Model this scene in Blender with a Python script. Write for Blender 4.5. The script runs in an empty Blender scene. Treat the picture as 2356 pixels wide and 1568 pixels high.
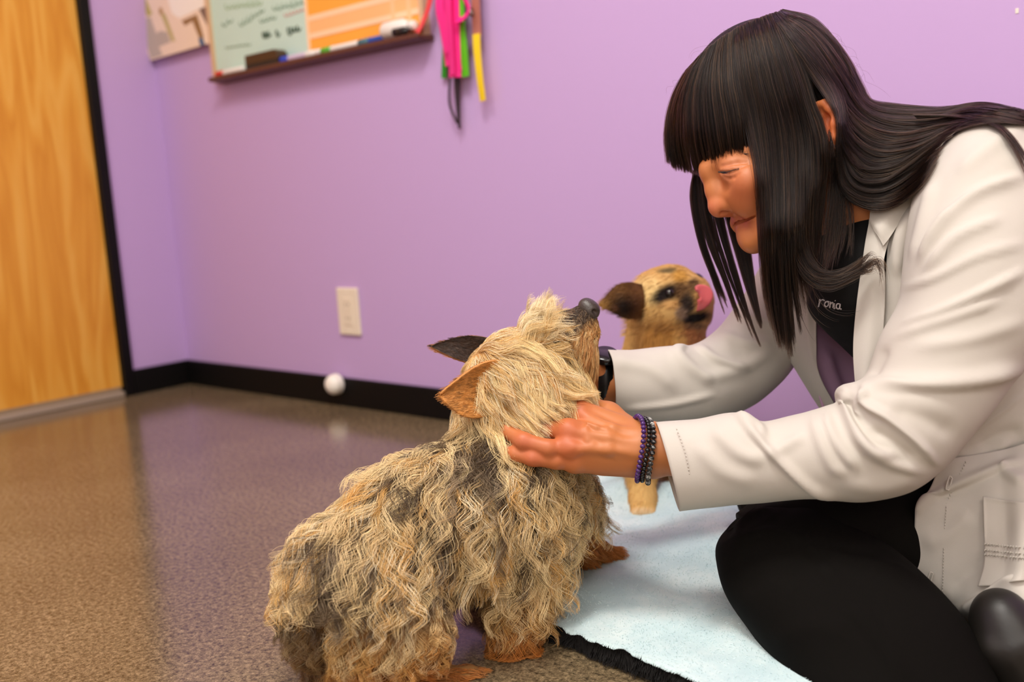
import bpy, math, random
import numpy as np
from mathutils import Vector, Matrix, noise
from math import pi, sin, cos, radians
SC = bpy.context.scene
COL = SC.collection
rng = np.random.default_rng(7)
random.seed(7)

# ------------------------------------------------------------------ camera
FPX, YAW, PITCH, ROLL = 2243.97, -0.7091, -0.1491, -0.0608
CAM = np.array([2.6097, -1.5535, 0.5])
_F = np.array([sin(YAW)*cos(PITCH), cos(YAW)*cos(PITCH), sin(PITCH)])
_R0 = np.array([cos(YAW), -sin(YAW), 0.0])
_U0 = np.cross(_R0, _F)
_R = cos(ROLL)*_R0 + sin(ROLL)*_U0
_U = -sin(ROLL)*_R0 + cos(ROLL)*_U0
cam_data = bpy.data.cameras.new('camera')
cam = bpy.data.objects.new('camera', cam_data)
COL.objects.link(cam)
cam.matrix_world = Matrix([[*r] for r in np.column_stack([_R, _U, -_F, CAM])] + [[0, 0, 0, 1]])
cam_data.sensor_width = 36.0
cam_data.lens = FPX/2356*36.0
cam_data.clip_start = 0.05
cam_data.dof.use_dof = True
cam_data.dof.focus_distance = 1.07
cam_data.dof.aperture_fstop = 3.3
SC.camera = cam

# ------------------------------------------------------------------ light and exposure
SC.view_settings.view_transform = 'Standard'
SC.view_settings.look = 'None'
SC.view_settings.exposure = -0.5
SC.view_settings.gamma = 1.0
SC.view_settings.use_curve_mapping = False
SC.cycles.use_denoising = True
SC.cycles.max_bounces = 6
SC.cycles.diffuse_bounces = 4
SC.cycles.glossy_bounces = 3
SC.cycles.transmission_bounces = 4
SC.cycles.caustics_reflective = False
SC.cycles.caustics_refractive = False
wd = bpy.data.worlds.new('world'); SC.world = wd; wd.use_nodes = True
wd.node_tree.nodes['Background'].inputs[0].default_value = (1.0, 0.93, 0.84, 1)
wd.node_tree.nodes['Background'].inputs[1].default_value = 0.05

def area(name, loc, sx, sy, power, col, rot=(0, 0, 0)):
    l = bpy.data.lights.new(name, 'AREA'); l.shape = 'RECTANGLE'; l.size = sx; l.size_y = sy
    l.energy = power; l.color = col
    o = bpy.data.objects.new(name, l); COL.objects.link(o); o.location = loc; o.rotation_euler = rot
    return o
area('ceiling_or_fill_lamp', (2.15, -1.35, 2.60), 0.45, 0.45, 56, (1.0, 0.96, 0.90))
area('ceiling_or_fill_lamp', (2.85, -2.70, 2.60), 2.4, 1.6, 40, (1.0, 0.96, 0.90))  # added soft source standing in for flash bounced off the ceiling
area('ceiling_or_fill_lamp', (3.90, -1.70, 2.60), 0.6, 0.6, 26, (1.0, 0.96, 0.90))  # added fill to brighten the coat skirt, no fixture known there
area('ceiling_or_fill_lamp', (1.25, -1.75, 2.60), 0.7, 0.7, 34, (1.0, 0.94, 0.84))

area('added_front_fill', (2.9, -3.50, 1.55), 1.5, 1.1, 22, (1.0, 0.98, 0.95), (radians(90), 0, 0))  # added fill from behind the camera, lifting the skirt and blanket

# ------------------------------------------------------------------ helpers
def lin(c):
    c = np.asarray(c, float)/255.0
    return np.where(c <= 0.04045, c/12.92, ((c+0.055)/1.055)**2.4)
def W(x, y, d):
    """world point seen at photo pixel (x, y) at depth d metres"""
    x = np.asarray(x, float); y = np.asarray(y, float); d = np.asarray(d, float)
    return CAM + d[..., None]*(_F + ((x-1178)/FPX)[..., None]*_R - ((y-784)/FPX)[..., None]*_U)
def P3(a):
    a = np.asarray(a, float)
    return W(a[..., 0], a[..., 1], a[..., 2])
def topix(p):
    d = np.asarray(p)-CAM
    z = d@_F
    return np.stack([1178+FPX*(d@_R)/z, 784-FPX*(d@_U)/z, z], -1)
def on_wall(x, y, off=0.0):
    """point on the back wall (y = -off)"""
    d = _F + (x-1178)/FPX*_R - (y-784)/FPX*_U
    t = (-off-CAM[1])/d[1]
    return CAM + t*d
def on_floor(x, y, z=0.0):
    d = _F + (x-1178)/FPX*_R - (y-784)/FPX*_U
    t = (z-CAM[2])/d[2]
    return CAM + t*d

def link(o, parent=None, loc=None):
    COL.objects.link(o)
    if parent is not None: o.parent = parent
    return o
def tag(o, label=None, cat=None, group=None, kind=None):
    for k, v in (('label', label), ('category', cat), ('group', group), ('kind', kind)):
        if v: o[k] = v
    return o
def empty(name, loc, label=None, cat=None, group=None):
    o = bpy.data.objects.new(name, None); COL.objects.link(o); o.location = [float(v) for v in loc]
    o.empty_display_size = 0.05
    return tag(o, label, cat, group)
def mesh_obj(name, V, F, m=None, parent=None, smooth=True, kind=None):
    """V in world coordinates; re-based onto the parent's origin"""
    V = np.asarray(V, float)
    if parent is not None:
        V = V - np.array(ROOT[parent.name])
    me = bpy.data.meshes.new(name)
    if isinstance(F, np.ndarray):
        n = len(F); k = F.shape[1]
        me.vertices.add(len(V)); me.vertices.foreach_set('co', V.astype(np.float32).ravel())
        me.loops.add(n*k); me.loops.foreach_set('vertex_index', F.astype(np.int32).ravel())
        me.polygons.add(n); me.polygons.foreach_set('loop_start', np.arange(0, n*k, k, dtype=np.int32))
        me.update(calc_edges=True)
    else:
        me.from_pydata([tuple(v) for v in V], [], [tuple(f) for f in F])
    me.polygons.foreach_set('use_smooth', np.full(len(me.polygons), smooth))
    if m is not None:
        for mm in (m if isinstance(m, (list, tuple)) else [m]): me.materials.append(mm)
    o = bpy.data.objects.new(name, me); link(o, parent)
    if kind: o['kind'] = kind
    return o
ROOT = {}
def thing(name, loc, label, cat, group=None):
    o = empty(name, loc, label, cat, group)
    ROOT[o.name] = tuple(float(v) for v in loc)
    return o
def sub(o, parent):
    """remember the origin of a part that has sub-parts"""
    ROOT[o.name] = ROOT[parent.name]
    return o

# ------------------------------------------------------------------ materials
def mat(name, col, rough=0.6, spec=0.5, metal=0.0, **kw):
    m = bpy.data.materials.new(name); m.use_nodes = True
    b = m.node_tree.nodes['Principled BSDF']
    c = lin(col) if max(col) > 1.0 else col
    b.inputs['Base Color'].default_value = (*[float(v) for v in c], 1)
    b.inputs['Roughness'].default_value = rough
    b.inputs['Specular IOR Level'].default_value = spec
    b.inputs['Metallic'].default_value = metal
    for k, v in kw.items(): b.inputs[k.replace('_', ' ')].default_value = v
    return m
def nd(m, t, **kw):
    n = m.node_tree.nodes.new(t)
    for k, v in kw.items():
        if k in n.inputs: n.inputs[k].default_value = v
        else: setattr(n, k, v)
    return n
def lk(m, a, b): m.node_tree.links.new(a, b)
def bsdf(m): return m.node_tree.nodes['Principled BSDF']
def ramp(m, stops):
    r = nd(m, 'ShaderNodeValToRGB'); e = r.color_ramp.elements
    while len(e) < len(stops): e.new(0.5)
    for el, (p, c) in zip(e, stops):
        el.position = p; cc = lin(c) if max(c) > 1 else c
        el.color = (*[float(v) for v in cc], 1)
    return r
def texco(m, scale=(1, 1, 1), out='Object', rot=(0, 0, 0)):
    t = nd(m, 'ShaderNodeTexCoord'); mp = nd(m, 'ShaderNodeMapping')
    mp.inputs['Scale'].default_value = scale; mp.inputs['Rotation'].default_value = rot
    lk(m, t.outputs[out], mp.inputs[0]); return mp.outputs[0]
def bump(m, h, strength=0.2, dist=0.002):
    b = nd(m, 'ShaderNodeBump'); b.inputs['Strength'].default_value = strength; b.inputs['Distance'].default_value = dist
    lk(m, h, b.inputs['Height']); lk(m, b.outputs[0], bsdf(m).inputs['Normal']); return b
def noise_bump(m, scale, strength=0.15, dist=0.001, detail=4):
    n = nd(m, 'ShaderNodeTexNoise'); n.inputs['Scale'].default_value = scale; n.inputs['Detail'].default_value = detail
    lk(m, texco(m), n.inputs[0]); return bump(m, n.outputs[0], strength, dist)
def attr_color(m, name='col', inp='Base Color'):
    a = nd(m, 'ShaderNodeAttribute'); a.attribute_name = name
    lk(m, a.outputs['Color'], bsdf(m).inputs[inp]); return a

# ------------------------------------------------------------------ plain geometry
def box_vf(x0, x1, y0, y1, z0, z1):
    V = [(x0,y0,z0),(x1,y0,z0),(x1,y1,z0),(x0,y1,z0),(x0,y0,z1),(x1,y0,z1),(x1,y1,z1),(x0,y1,z1)]
    F = [(0,3,2,1),(4,5,6,7),(0,1,5,4),(1,2,6,5),(2,3,7,6),(3,0,4,7)]
    return np.array(V, float), F
def bevel(o, w, seg=2):
    md = o.modifiers.new('bevel', 'BEVEL'); md.width = w; md.segments = seg; md.limit_method = 'ANGLE'
    return o
def box(name, x0, x1, y0, y1, z0, z1, m, parent=None, bev=0.0, kind=None):
    V, F = box_vf(x0, x1, y0, y1, z0, z1)
    o = mesh_obj(name, V, F, m, parent, smooth=False, kind=kind)
    if bev: bevel(o, bev)
    return o
def resample(P, n):
    """Catmull-Rom through the points, n samples evenly in arc length"""
    P = np.asarray(P, float)
    if len(P) == 2: Q = np.linspace(0, 1, 24)[:, None]*(P[1]-P[0])+P[0]
    else:
        E = np.vstack([2*P[0]-P[1], P, 2*P[-1]-P[-2]]); out = []
        t = np.linspace(0, 1, 16, endpoint=False)[:, None]
        for i in range(len(P)-1):
            a, b, c, d = E[i:i+4]
            out.append(0.5*((2*b)+(-a+c)*t+(2*a-5*b+4*c-d)*t*t+(-a+3*b-3*c+d)*t**3))
        Q = np.vstack(out+[P[-1:]])
    s = np.r_[0, np.cumsum(np.linalg.norm(np.diff(Q[:, :3], axis=0), axis=1))]
    u = np.linspace(0, s[-1], n)
    return np.stack([np.interp(u, s, Q[:, k]) for k in range(Q.shape[1])], -1)
def catmull(P, t):
    """values at parameters t (0..len-1) of a Catmull-Rom through rows of P"""
    P = np.asarray(P, float); n = len(P)
    i = np.clip(np.floor(t).astype(int), 0, n-2); f = (t-i)
    g = lambda k: P[np.clip(k, 0, n-1)]
    a = np.where((i == 0).reshape(-1, *[1]*(P.ndim-1)), 2*g(i)-g(i+1), g(i-1))
    d = np.where((i+2 > n-1).reshape(-1, *[1]*(P.ndim-1)), 2*g(i+1)-g(i), g(i+2))
    b, c = g(i), g(i+1); f = f.reshape(-1, *[1]*(P.ndim-1))
    return 0.5*((2*b)+(-a+c)*f+(2*a-5*b+4*c-d)*f*f+(-a+3*b-3*c+d)*f**3)
def grid_faces(nu, nv, wrap=False):
    i, j = np.meshgrid(np.arange(nu-1), np.arange(nv if wrap else nv-1), indexing='ij')
    a = i*nv+j; b = i*nv+(j+1) % nv; c = (i+1)*nv+(j+1) % nv; d = (i+1)*nv+j
    return np.stack([a, b, c, d], -1).reshape(-1, 4)
def tube_vf(P, r, seg=8, caps=True):
    P = np.asarray(P, float); n = len(P); r = np.broadcast_to(r, (n,))
    T = np.gradient(P, axis=0); T /= np.linalg.norm(T, axis=1)[:, None]+1e-12
    N = np.zeros_like(P); v = np.array([0, 0, 1.0]) if abs(T[0][2]) < 0.9 else np.array([1.0, 0, 0])
    for k in range(n):
        v = v-T[k]*(v@T[k]); v /= np.linalg.norm(v)+1e-12; N[k] = v
    B = np.cross(T, N); a = np.linspace(0, 2*pi, seg, endpoint=False)
    V = P[:, None]+r[:, None, None]*(np.cos(a)[None, :, None]*N[:, None]+np.sin(a)[None, :, None]*B[:, None])
    V = V.reshape(-1, 3); F = [tuple(f) for f in grid_faces(n, seg, True)]
    if caps:
        F.append(tuple(range(seg))[::-1]); F.append(tuple((n-1)*seg+np.arange(seg)))
    return V, F
def join_vf(items):
    V, F, o = [], [], 0
    for v, f in items:
        V.append(v); F += [tuple(int(x)+o for x in q) for q in f]; o += len(v)
    return np.vstack(V), F
def lathe_vf(prof, c, axis, seg=24):
    """prof: (radius, height) along axis from c"""
    axis = np.asarray(axis, float)/np.linalg.norm(axis)
    v = np.array([0, 0, 1.0]) if abs(axis[2]) < 0.9 else np.array([1.0, 0, 0])
    a = np.cross(axis, v); a /= np.linalg.norm(a); b = np.cross(axis, a)
    t = np.linspace(0, 2*pi, seg, endpoint=False)
    V = np.array([np.asarray(c)+axis*h+r*(cos(x)*a+sin(x)*b) for r, h in prof for x in t])
    F = [tuple(f) for f in grid_faces(len(prof), seg, True)]
    F.append(tuple(range(seg))[::-1]); F.append(tuple((len(prof)-1)*seg+np.arange(seg)))
    return V, F

# ------------------------------------------------------------------ implicit surfaces
class Field:
    """smooth blend of simple solids, meshed with surface nets on a sparse grid"""
    def __init__(self): self.items = []
    def add(self, f, c, R, k, op): self.items.append((f, np.asarray(c, float), float(R), float(k), op)); return self
    def cone(self, a, b, ra, rb, k=0.01, op='u'):
        a = np.asarray(a, float); b = np.asarray(b, float); ab = b-a; L2 = ab@ab+1e-12
        def f(p):
            t = np.clip((p-a)@ab/L2, 0, 1)
            return np.linalg.norm(p-a-t[..., None]*ab, axis=-1)-(ra+(rb-ra)*t)
        return self.add(f, (a+b)/2, math.sqrt(L2)/2+max(ra, rb), k, op)
    def chain(self, pts, rad, k=0.01, op='u'):
        for i in range(len(pts)-1): self.cone(pts[i], pts[i+1], rad[i], rad[i+1], k, op)
        return self
    def ball(self, c, r, k=0.01, op='u'):
        c = np.asarray(c, float)
        return self.add(lambda p: np.linalg.norm(p-c, axis=-1)-r, c, r, k, op)
    def ell(self, c, r, A=None, k=0.01, op='u'):
        """ellipsoid, rows of A its axes"""
        c = np.asarray(c, float); r = np.asarray(r, float); A = np.eye(3) if A is None else np.asarray(A, float)
        def f(p):
            q = (p-c)@A.T
            k0 = np.linalg.norm(q/r, axis=-1); k1 = np.linalg.norm(q/(r*r), axis=-1)+1e-9
            return k0*(k0-1)/k1
        return self.add(f, c, r.max(), k, op)
    def ev(self, p, items=None):
        d = np.full(p.shape[:-1], 0.5)
        for f, c, R, k, op in (self.items if items is None else items):
            e = f(p)
            if op == 'u':
                h = np.clip(0.5+0.5*(d-e)/k, 0, 1); d = d+(e-d)*h-k*h*(1-h)
            else:
                h = np.clip(0.5-0.5*(d+e)/k, 0, 1); d = d+(-e-d)*h+k*h*(1-h)
        return d
    def mesh(self, vox, N=16, pad=0.01):
        lo = np.min([c-R for f, c, R, k, op in self.items if op == 'u'], 0)-pad
        hi = np.max([c+R for f, c, R, k, op in self.items if op == 'u'], 0)+pad
        S = N*vox; nb = np.ceil((hi-lo)/S).astype(int)
        B = np.stack(np.meshgrid(*[np.arange(n) for n in nb], indexing='ij'), -1).reshape(-1, 3)
        C = lo+(B+0.5)*S
        d = self.ev(C); B = B[np.abs(d) < S*0.5*1.7321*1.35+0.004]
        ar = np.arange(-1, N+1); G = np.stack(np.meshgrid(ar, ar, ar, indexing='ij'), -1)
        cor = np.array([(i, j, k) for i in (0, 1) for j in (0, 1) for k in (0, 1)])
        ed = [(a, b) for a in range(8) for b in range(a+1, 8) if np.abs(cor[a]-cor[b]).sum() == 1]
        dims = (nb*N+4).astype(np.int64); keyf = lambda I: ((I[..., 0]+1)*dims[1]+I[..., 1]+1)*dims[2]+I[..., 2]+1
        VK, VP, QK = [], [], []
        half = S*0.5*1.7321
        for b in B:
            c = lo+(b+0.5)*S
            it = [x for x in self.items if np.linalg.norm(c-x[1])-x[2] < half+x[3]+0.012]
            if not it: continue
            p = lo+(b*N+G+0.0)*vox
            D = self.ev(p, it); s = D < 0
            if s.all() or not s.any(): continue
            # vertices of own cells 0..N-1 : samples 0..N ; array index shifts by +1
            sub_ = [D[1+o[0]:1+o[0]+N, 1+o[1]:1+o[1]+N, 1+o[2]:1+o[2]+N] if True else 0 for o in cor] if False else None
            M = N  # samples -1..N  -> cells -1..N-1
            val = [D[o[0]:o[0]+M+1, o[1]:o[1]+M+1, o[2]:o[2]+M+1] for o in cor]
            sg = [v < 0 for v in val]; cnt = sum(x.astype(np.int8) for x in sg)
            act = (cnt > 0) & (cnt < 8); I = np.argwhere(act)
            if not len(I): continue
            vv = np.stack([v[act] for v in val], -1); acc = np.zeros((len(I), 3)); n = np.zeros(len(I))
            for a, e in ed:
                x, y = vv[:, a], vv[:, e]; m = (x < 0) != (y < 0)
                t = np.where(m, x/np.where(m, x-y, 1), 0)
                acc += m[:, None]*(cor[a]+(cor[e]-cor[a])*t[:, None]); n += m
            pos = I-1+acc/n[:, None]
            VK.append(keyf(b*N+I-1)); VP.append(lo+(b*N+pos)*vox)
            for ax in range(3):
                sl0 = [slice(1, N+1)]*3; sl1 = list(sl0); sl1[ax] = slice(2, N+2)
                x, y = s[tuple(sl0)], s[tuple(sl1)]; m = x != y
                if not m.any(): continue
                J = np.argwhere(m)+b*N; u, w = (ax+1) % 3, (ax+2) % 3
                e1 = np.zeros(3, int); e1[u] = 1; e2 = np.zeros(3, int); e2[w] = 1
                q = np.stack([keyf(J-e1-e2), keyf(J-e2), keyf(J), keyf(J-e1)], -1)
                fl = ~x[m]; q[fl] = q[fl][:, ::-1]; QK.append(q)
        K = np.concatenate(VK); Pn = np.concatenate(VP); K, ix = np.unique(K, return_index=True); Pn = Pn[ix]
        Q = np.concatenate(QK); F = np.searchsorted(K, Q); F = np.clip(F, 0, len(K)-1)
        ok = (K[F] == Q).all(1)
        return Pn, F[ok]
def vnormals(V, F):
    if F.shape[1] == 4: n = np.cross(V[F[:, 2]]-V[F[:, 0]], V[F[:, 3]]-V[F[:, 1]])
    else: n = np.cross(V[F[:, 1]]-V[F[:, 0]], V[F[:, 2]]-V[F[:, 0]])
    N = np.zeros_like(V)
    for k in range(F.shape[1]):
        for a in range(3): N[:, a] += np.bincount(F[:, k], n[:, a], len(V))
    return N/(np.linalg.norm(N, axis=1)[:, None]+1e-12)
def relax(V, F, it=1, lam=0.5):
    E = np.vstack([F[:, [k, (k+1) % F.shape[1]]] for k in range(F.shape[1])])
    for _ in range(it):
        S = np.zeros_like(V); c = np.bincount(E[:, 0], minlength=len(V))+np.bincount(E[:, 1], minlength=len(V))
        for a in range(3):
            S[:, a] = np.bincount(E[:, 0], V[E[:, 1], a], len(V))+np.bincount(E[:, 1], V[E[:, 0], a], len(V))
        V = V+lam*(S/np.maximum(c, 1)[:, None]-V)
    return V
def set_colors(o, C, name='col'):
    a = o.data.attributes.new(name, 'FLOAT_COLOR', 'POINT')
    C = np.column_stack([np.asarray(C, float), np.ones(len(C))]).astype(np.float32)
    a.data.foreach_set('color', C.ravel())
def seg_dist(p, poly):
    """distance of 2-D points to a polyline, and the 0..1 position along it"""
    poly = np.asarray(poly, float); best = np.full(len(p), 1e9); pos = np.zeros(len(p)); sgn = np.zeros(len(p))
    L = np.r_[0, np.cumsum(np.linalg.norm(np.diff(poly, axis=0), axis=1))]
    for i in range(len(poly)-1):
        a, b = poly[i], poly[i+1]; ab = b-a; t = np.clip((p-a)@ab/(ab@ab), 0, 1)
        q = p-a-t[:, None]*ab; d = np.linalg.norm(q, axis=1); m = d < best
        best = np.where(m, d, best); pos = np.where(m, (L[i]+t*(L[i+1]-L[i]))/L[-1], pos)
        sgn = np.where(m, ab[0]*q[:, 1]-ab[1]*q[:, 0], sgn)
    return best, pos, sgn
def folds(V, N, lst, d_front=None):
    """cloth relief: each fold is (polyline in photo pixels, width px, height m); raises the side of the cloth that faces the lens"""
    t = topix(V); q = t[:, :2]; view = CAM-V; view /= np.linalg.norm(view, axis=1)[:, None]
    face = np.clip((N*view).sum(1)*2.5+0.2, 0, 1); h = np.zeros(len(V))
    for f in lst:
        poly, w, a = f[:3]; poly = resample(np.array(poly, float), 14)
        lo, hi = poly.min(0)-3*w, poly.max(0)+3*w
        m = ((q > lo) & (q < hi)).all(1)
        if not m.any(): continue
        d, s, sg = seg_dist(q[m], poly)
        taper = np.clip(np.minimum(s, 1-s)*5+0.12, 0, 1)**0.8
        e = np.exp(-(d/w)**2)
        if len(f) > 3:   # one sharp side
            e = np.where(sg*f[3] > 0, np.exp(-(d/(w*0.45))**2), e)
        h[m] += a*taper*e
    return V+N*(h*face)[:, None]
def loft(stations, n=120, seg=72, sq=2.0, cap=True):
    """tube whose outline in the photo runs through (xa,ya)-(xb,yb); depth d at the middle and half thickness r (m)"""
    S = catmull(np.asarray(stations, float), np.linspace(0, len(stations)-1, n))
    A = W(S[:, 0], S[:, 1], S[:, 4]); Bp = W(S[:, 2], S[:, 3], S[:, 4] if S.shape[1] < 7 else S[:, 6])
    Mid = (A+Bp)/2; H = (A-Bp)/2; th = np.linspace(0, 2*pi, seg, endpoint=False)
    T = np.gradient(Mid, axis=0); D = np.cross(H, T); D /= np.linalg.norm(D, axis=1)[:, None]+1e-12
    D = np.where((D@_F)[:, None] < 0, -D, D)
    D = 0.35*D+0.65*_F; D /= np.linalg.norm(D, axis=1)[:, None]
    c, s = np.cos(th), np.sin(th); e = 2.0/sq
    c = np.sign(c)*np.abs(c)**e; s = np.sign(s)*np.abs(s)**e
    V = Mid[:, None]+c[None, :, None]*H[:, None]+s[None, :, None]*(D*S[:, 5:6])[:, None]
    F = grid_faces(n, seg, True)
    return V.reshape(-1, 3), F
def fix_out(V, F):
    c = V.mean(0); n = vnormals(V, F)
    return F[:, ::-1].copy() if ((V-c)*n).sum() < 0 else F
def sheet(rows, n=60, m=60, thick=0.0016):
    """cloth panel through a net of (x, y, depth) points"""
    G = np.asarray(rows, float); nu, nv = G.shape[:2]
    A = catmull(G, np.linspace(0, nu-1, n)); A = catmull(A.transpose(1, 0, 2), np.linspace(0, nv-1, m)).transpose(1, 0, 2)
    return P3(A).reshape(-1, 3), grid_faces(n, m)
def thicken(V, F, t):
    N = vnormals(V, F); n = len(V)
    E = np.sort(np.vstack([F[:, [k, (k+1) % 4]] for k in range(4)]), 1)
    Ed = np.vstack([F[:, [k, (k+1) % 4]] for k in range(4)])
    key = E[:, 0]*n+E[:, 1]; u, inv, cnt = np.unique(key, return_inverse=True, return_counts=True)
    bd = Ed[cnt[inv] == 1]
    V2 = np.vstack([V+N*t/2, V-N*t/2])
    F2 = np.vstack([F, F[:, ::-1]+n, np.stack([bd[:, 1], bd[:, 0], bd[:, 0]+n, bd[:, 1]+n], -1)])
    return V2, F2
def strands(name, pts, rad, m, parent=None, color=None, kind='stuff'):
    """hair: pts (n, k, 3) world, rad (k,) or (n, k), color (n, 3)"""
    n, k = pts.shape[:2]
    hc = bpy.data.hair_curves.new(name)
    hc.add_curves([k]*n)
    P = pts - (np.array(ROOT[parent.name]) if parent is not None else 0)
    hc.attributes['position'].data.foreach_set('vector', P.astype(np.float32).ravel())
    r = np.broadcast_to(rad, (n, k)).astype(np.float32).ravel()
    a = hc.attributes.get('radius') or hc.attributes.new('radius', 'FLOAT', 'POINT')
    a.data.foreach_set('value', r)
    if color is not None:
        if color.ndim == 2: color = np.repeat(color[:, None], k, 1)
        a = hc.attributes.new('col', 'FLOAT_COLOR', 'POINT')
        a.data.foreach_set('color', np.concatenate([color, np.ones((n, k, 1))], -1).astype(np.float32).ravel())
    hc.materials.append(m)
    o = bpy.data.objects.new(name, hc); link(o, parent)
    if kind: o['kind'] = kind
    return o
# ------------------------------------------------------------------ the room
HB = 0.0717
def wall_mat(name, col):
    m = mat(name, col, 0.55, 0.35)
    n = nd(m, 'ShaderNodeTexNoise'); n.inputs['Scale'].default_value = 350; n.inputs['Detail'].default_value = 3
    lk(m, texco(m), n.inputs[0]); bump(m, n.outputs[0], 0.12, 0.0008)
    return m
PURPLE = wall_mat('purple_paint', (198, 167, 217))
CREAM = wall_mat('cream_paint', (232, 222, 208))
RX, FY, CH = 4.6, -3.6, 2.62
def floor_mat():
    m = mat('polished_concrete', (110, 92, 78), 0.22, 0.6)
    co = texco(m)
    n1 = nd(m, 'ShaderNodeTexNoise', Scale=3.0, Detail=4.0, Roughness=0.6); lk(m, co, n1.inputs[0])
    n2 = nd(m, 'ShaderNodeTexNoise', Scale=150.0, Detail=6.0, Roughness=0.75); lk(m, co, n2.inputs[0])
    v = nd(m, 'ShaderNodeTexVoronoi', Scale=620.0, Randomness=1.0); lk(m, co, v.inputs['Vector'])
    r1 = ramp(m, [(0.3, (170, 147, 113)), (0.55, (190, 165, 126)), (0.75, (206, 181, 141))]); lk(m, n1.outputs[0], r1.inputs[0])
    r2 = ramp(m, [(0.3, (0.93, 0.93, 0.93)), (0.7, (1.05, 1.05, 1.05))]); lk(m, n2.outputs[0], r2.inputs[0])
    mx = nd(m, 'ShaderNodeMix', data_type='RGBA', blend_type='MULTIPLY'); mx.inputs[0].default_value = 1
    lk(m, r1.outputs[0], mx.inputs[6]); lk(m, r2.outputs[0], mx.inputs[7])
    # sand grains of the aggregate
    sx = nd(m, 'ShaderNodeSeparateColor'); lk(m, v.outputs['Color'], sx.inputs[0])
    r3 = ramp(m, [(0.0, (0.55, 0.53, 0.5)), (0.12, (0.9, 0.9, 0.9)), (0.86, (1.05, 1.05, 1.05)), (0.97, (1.7, 1.65, 1.55))]); lk(m, sx.outputs[0], r3.inputs[0])
    m2 = nd(m, 'ShaderNodeMix', data_type='RGBA', blend_type='MULTIPLY'); m2.inputs[0].default_value = 0.45
    lk(m, mx.outputs[2], m2.inputs[6]); lk(m, r3.outputs[0], m2.inputs[7])
    lk(m, m2.outputs[2], bsdf(m).inputs['Base Color'])
    rr = nd(m, 'ShaderNodeMapRange'); rr.inputs[3].default_value = 0.14; rr.inputs[4].default_value = 0.18
    lk(m, n2.outputs[0], rr.inputs[0]); lk(m, rr.outputs[0], bsdf(m).inputs['Roughness'])
    return m
def struct(o): o['kind'] = 'structure'; return o
struct(box('floor', -0.15, RX+0.1, FY-0.1, 0.12, -0.08, 0.0, floor_mat()))
wb = struct(box('wall_back', 0.0, RX+0.1, 0.0, 0.12, 0.0, CH, PURPLE)); ROOT[wb.name] = (0, 0, 0)
box('paint_nick', *(lambda p: (p[0]-0.0022, p[0]+0.0022, -0.0008, 0.001, p[2]-0.0035, p[2]+0.0035))(on_wall(2340, 25)), mat('bare_plaster', (235, 228, 215)), wb, 0.0003)
struct(box('ceiling', -0.1, RX+0.1, FY-0.1, 0.12, CH, CH+0.08, mat('ceiling_white', (235, 230, 220), 0.9)))
struct(box('wall_right', RX, RX+0.1, FY, 0.0, 0.0, CH, CREAM))
struct(box('wall_front', -0.1, RX+0.1, FY-0.1, FY, 0.0, CH, CREAM))
DY1, DY0, DZ0, DZ1 = -0.2078, -1.12, 0.027, 2.06
def left_wall():
    its = [box_vf(-0.12, 0, DY1+0.03, 0.12, 0, CH), box_vf(-0.12, 0, FY, DY0-0.03, 0, CH), box_vf(-0.12, 0, DY0-0.03, DY1+0.03, DZ1+0.03, CH)]
    V, F = join_vf(its)
    struct(mesh_obj('wall_left', V, F, PURPLE, None, False))
left_wall()
BLACK = mat('black_vinyl', (7, 6, 5), 0.55, 0.2)
struct(box('baseboard_back', 0.012, RX, -0.011, 0.001, 0.0, HB, BLACK, None, 0.002))
struct(box('baseboard_left', -0.001, 0.011, DY1+0.031, 0.0, 0.0, HB, BLACK, None, 0.002))

# the wooden door in its black metal frame
def wood():
    m = mat('maple_veneer', (205, 140, 62), 0.38, 0.4)
    co = texco(m, (1, 1, 1))
    sc = nd(m, 'ShaderNodeMapping'); sc.inputs['Scale'].default_value = (1, 7.5, 0.75); lk(m, co, sc.inputs[0])
    n = nd(m, 'ShaderNodeTexNoise', Scale=1.6, Detail=3.0, Distortion=0.6); lk(m, sc.outputs[0], n.inputs[0])
    sc2 = nd(m, 'ShaderNodeMapping'); sc2.inputs['Scale'].default_value = (1, 60, 1.6); lk(m, co, sc2.inputs[0])
    g = nd(m, 'ShaderNodeTexNoise', Scale=3.0, Detail=5.0); lk(m, sc2.outputs[0], g.inputs[0])
    wv = nd(m, 'ShaderNodeMath', operation='MULTIPLY'); lk(m, n.outputs[0], wv.inputs[0]); wv.inputs[1].default_value = 9.0
    fr = nd(m, 'ShaderNodeMath', operation='PINGPONG'); lk(m, wv.outputs[0], fr.inputs[0]); fr.inputs[1].default_value = 1.0
    ad = nd(m, 'ShaderNodeMath', operation='MULTIPLY_ADD'); lk(m, g.outputs[0], ad.inputs[0]); ad.inputs[1].default_value = 0.7; lk(m, fr.outputs[0], ad.inputs[2])
    r = ramp(m, [(0.1, (212, 138, 40)), (0.5, (228, 160, 58)), (0.95, (238, 180, 82))])
    md = nd(m, 'ShaderNodeMath', operation='MULTIPLY'); lk(m, ad.outputs[0], md.inputs[0]); md.inputs[1].default_value = 0.62
    lk(m, md.outputs[0], r.inputs[0]); lk(m, r.outputs[0], bsdf(m).inputs['Base Color'])
    return m
dr = struct(empty('door_1', (0, (DY0+DY1)/2, 0))); ROOT[dr.name] = (0, (DY0+DY1)/2, 0)
box('door_slab', -0.05, -0.006, DY0, DY1-0.001, DZ0, DZ1, wood(), dr, 0.0015)
FR = mat('black_frame_paint', (7, 6, 6), 0.45, 0.25)
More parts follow.
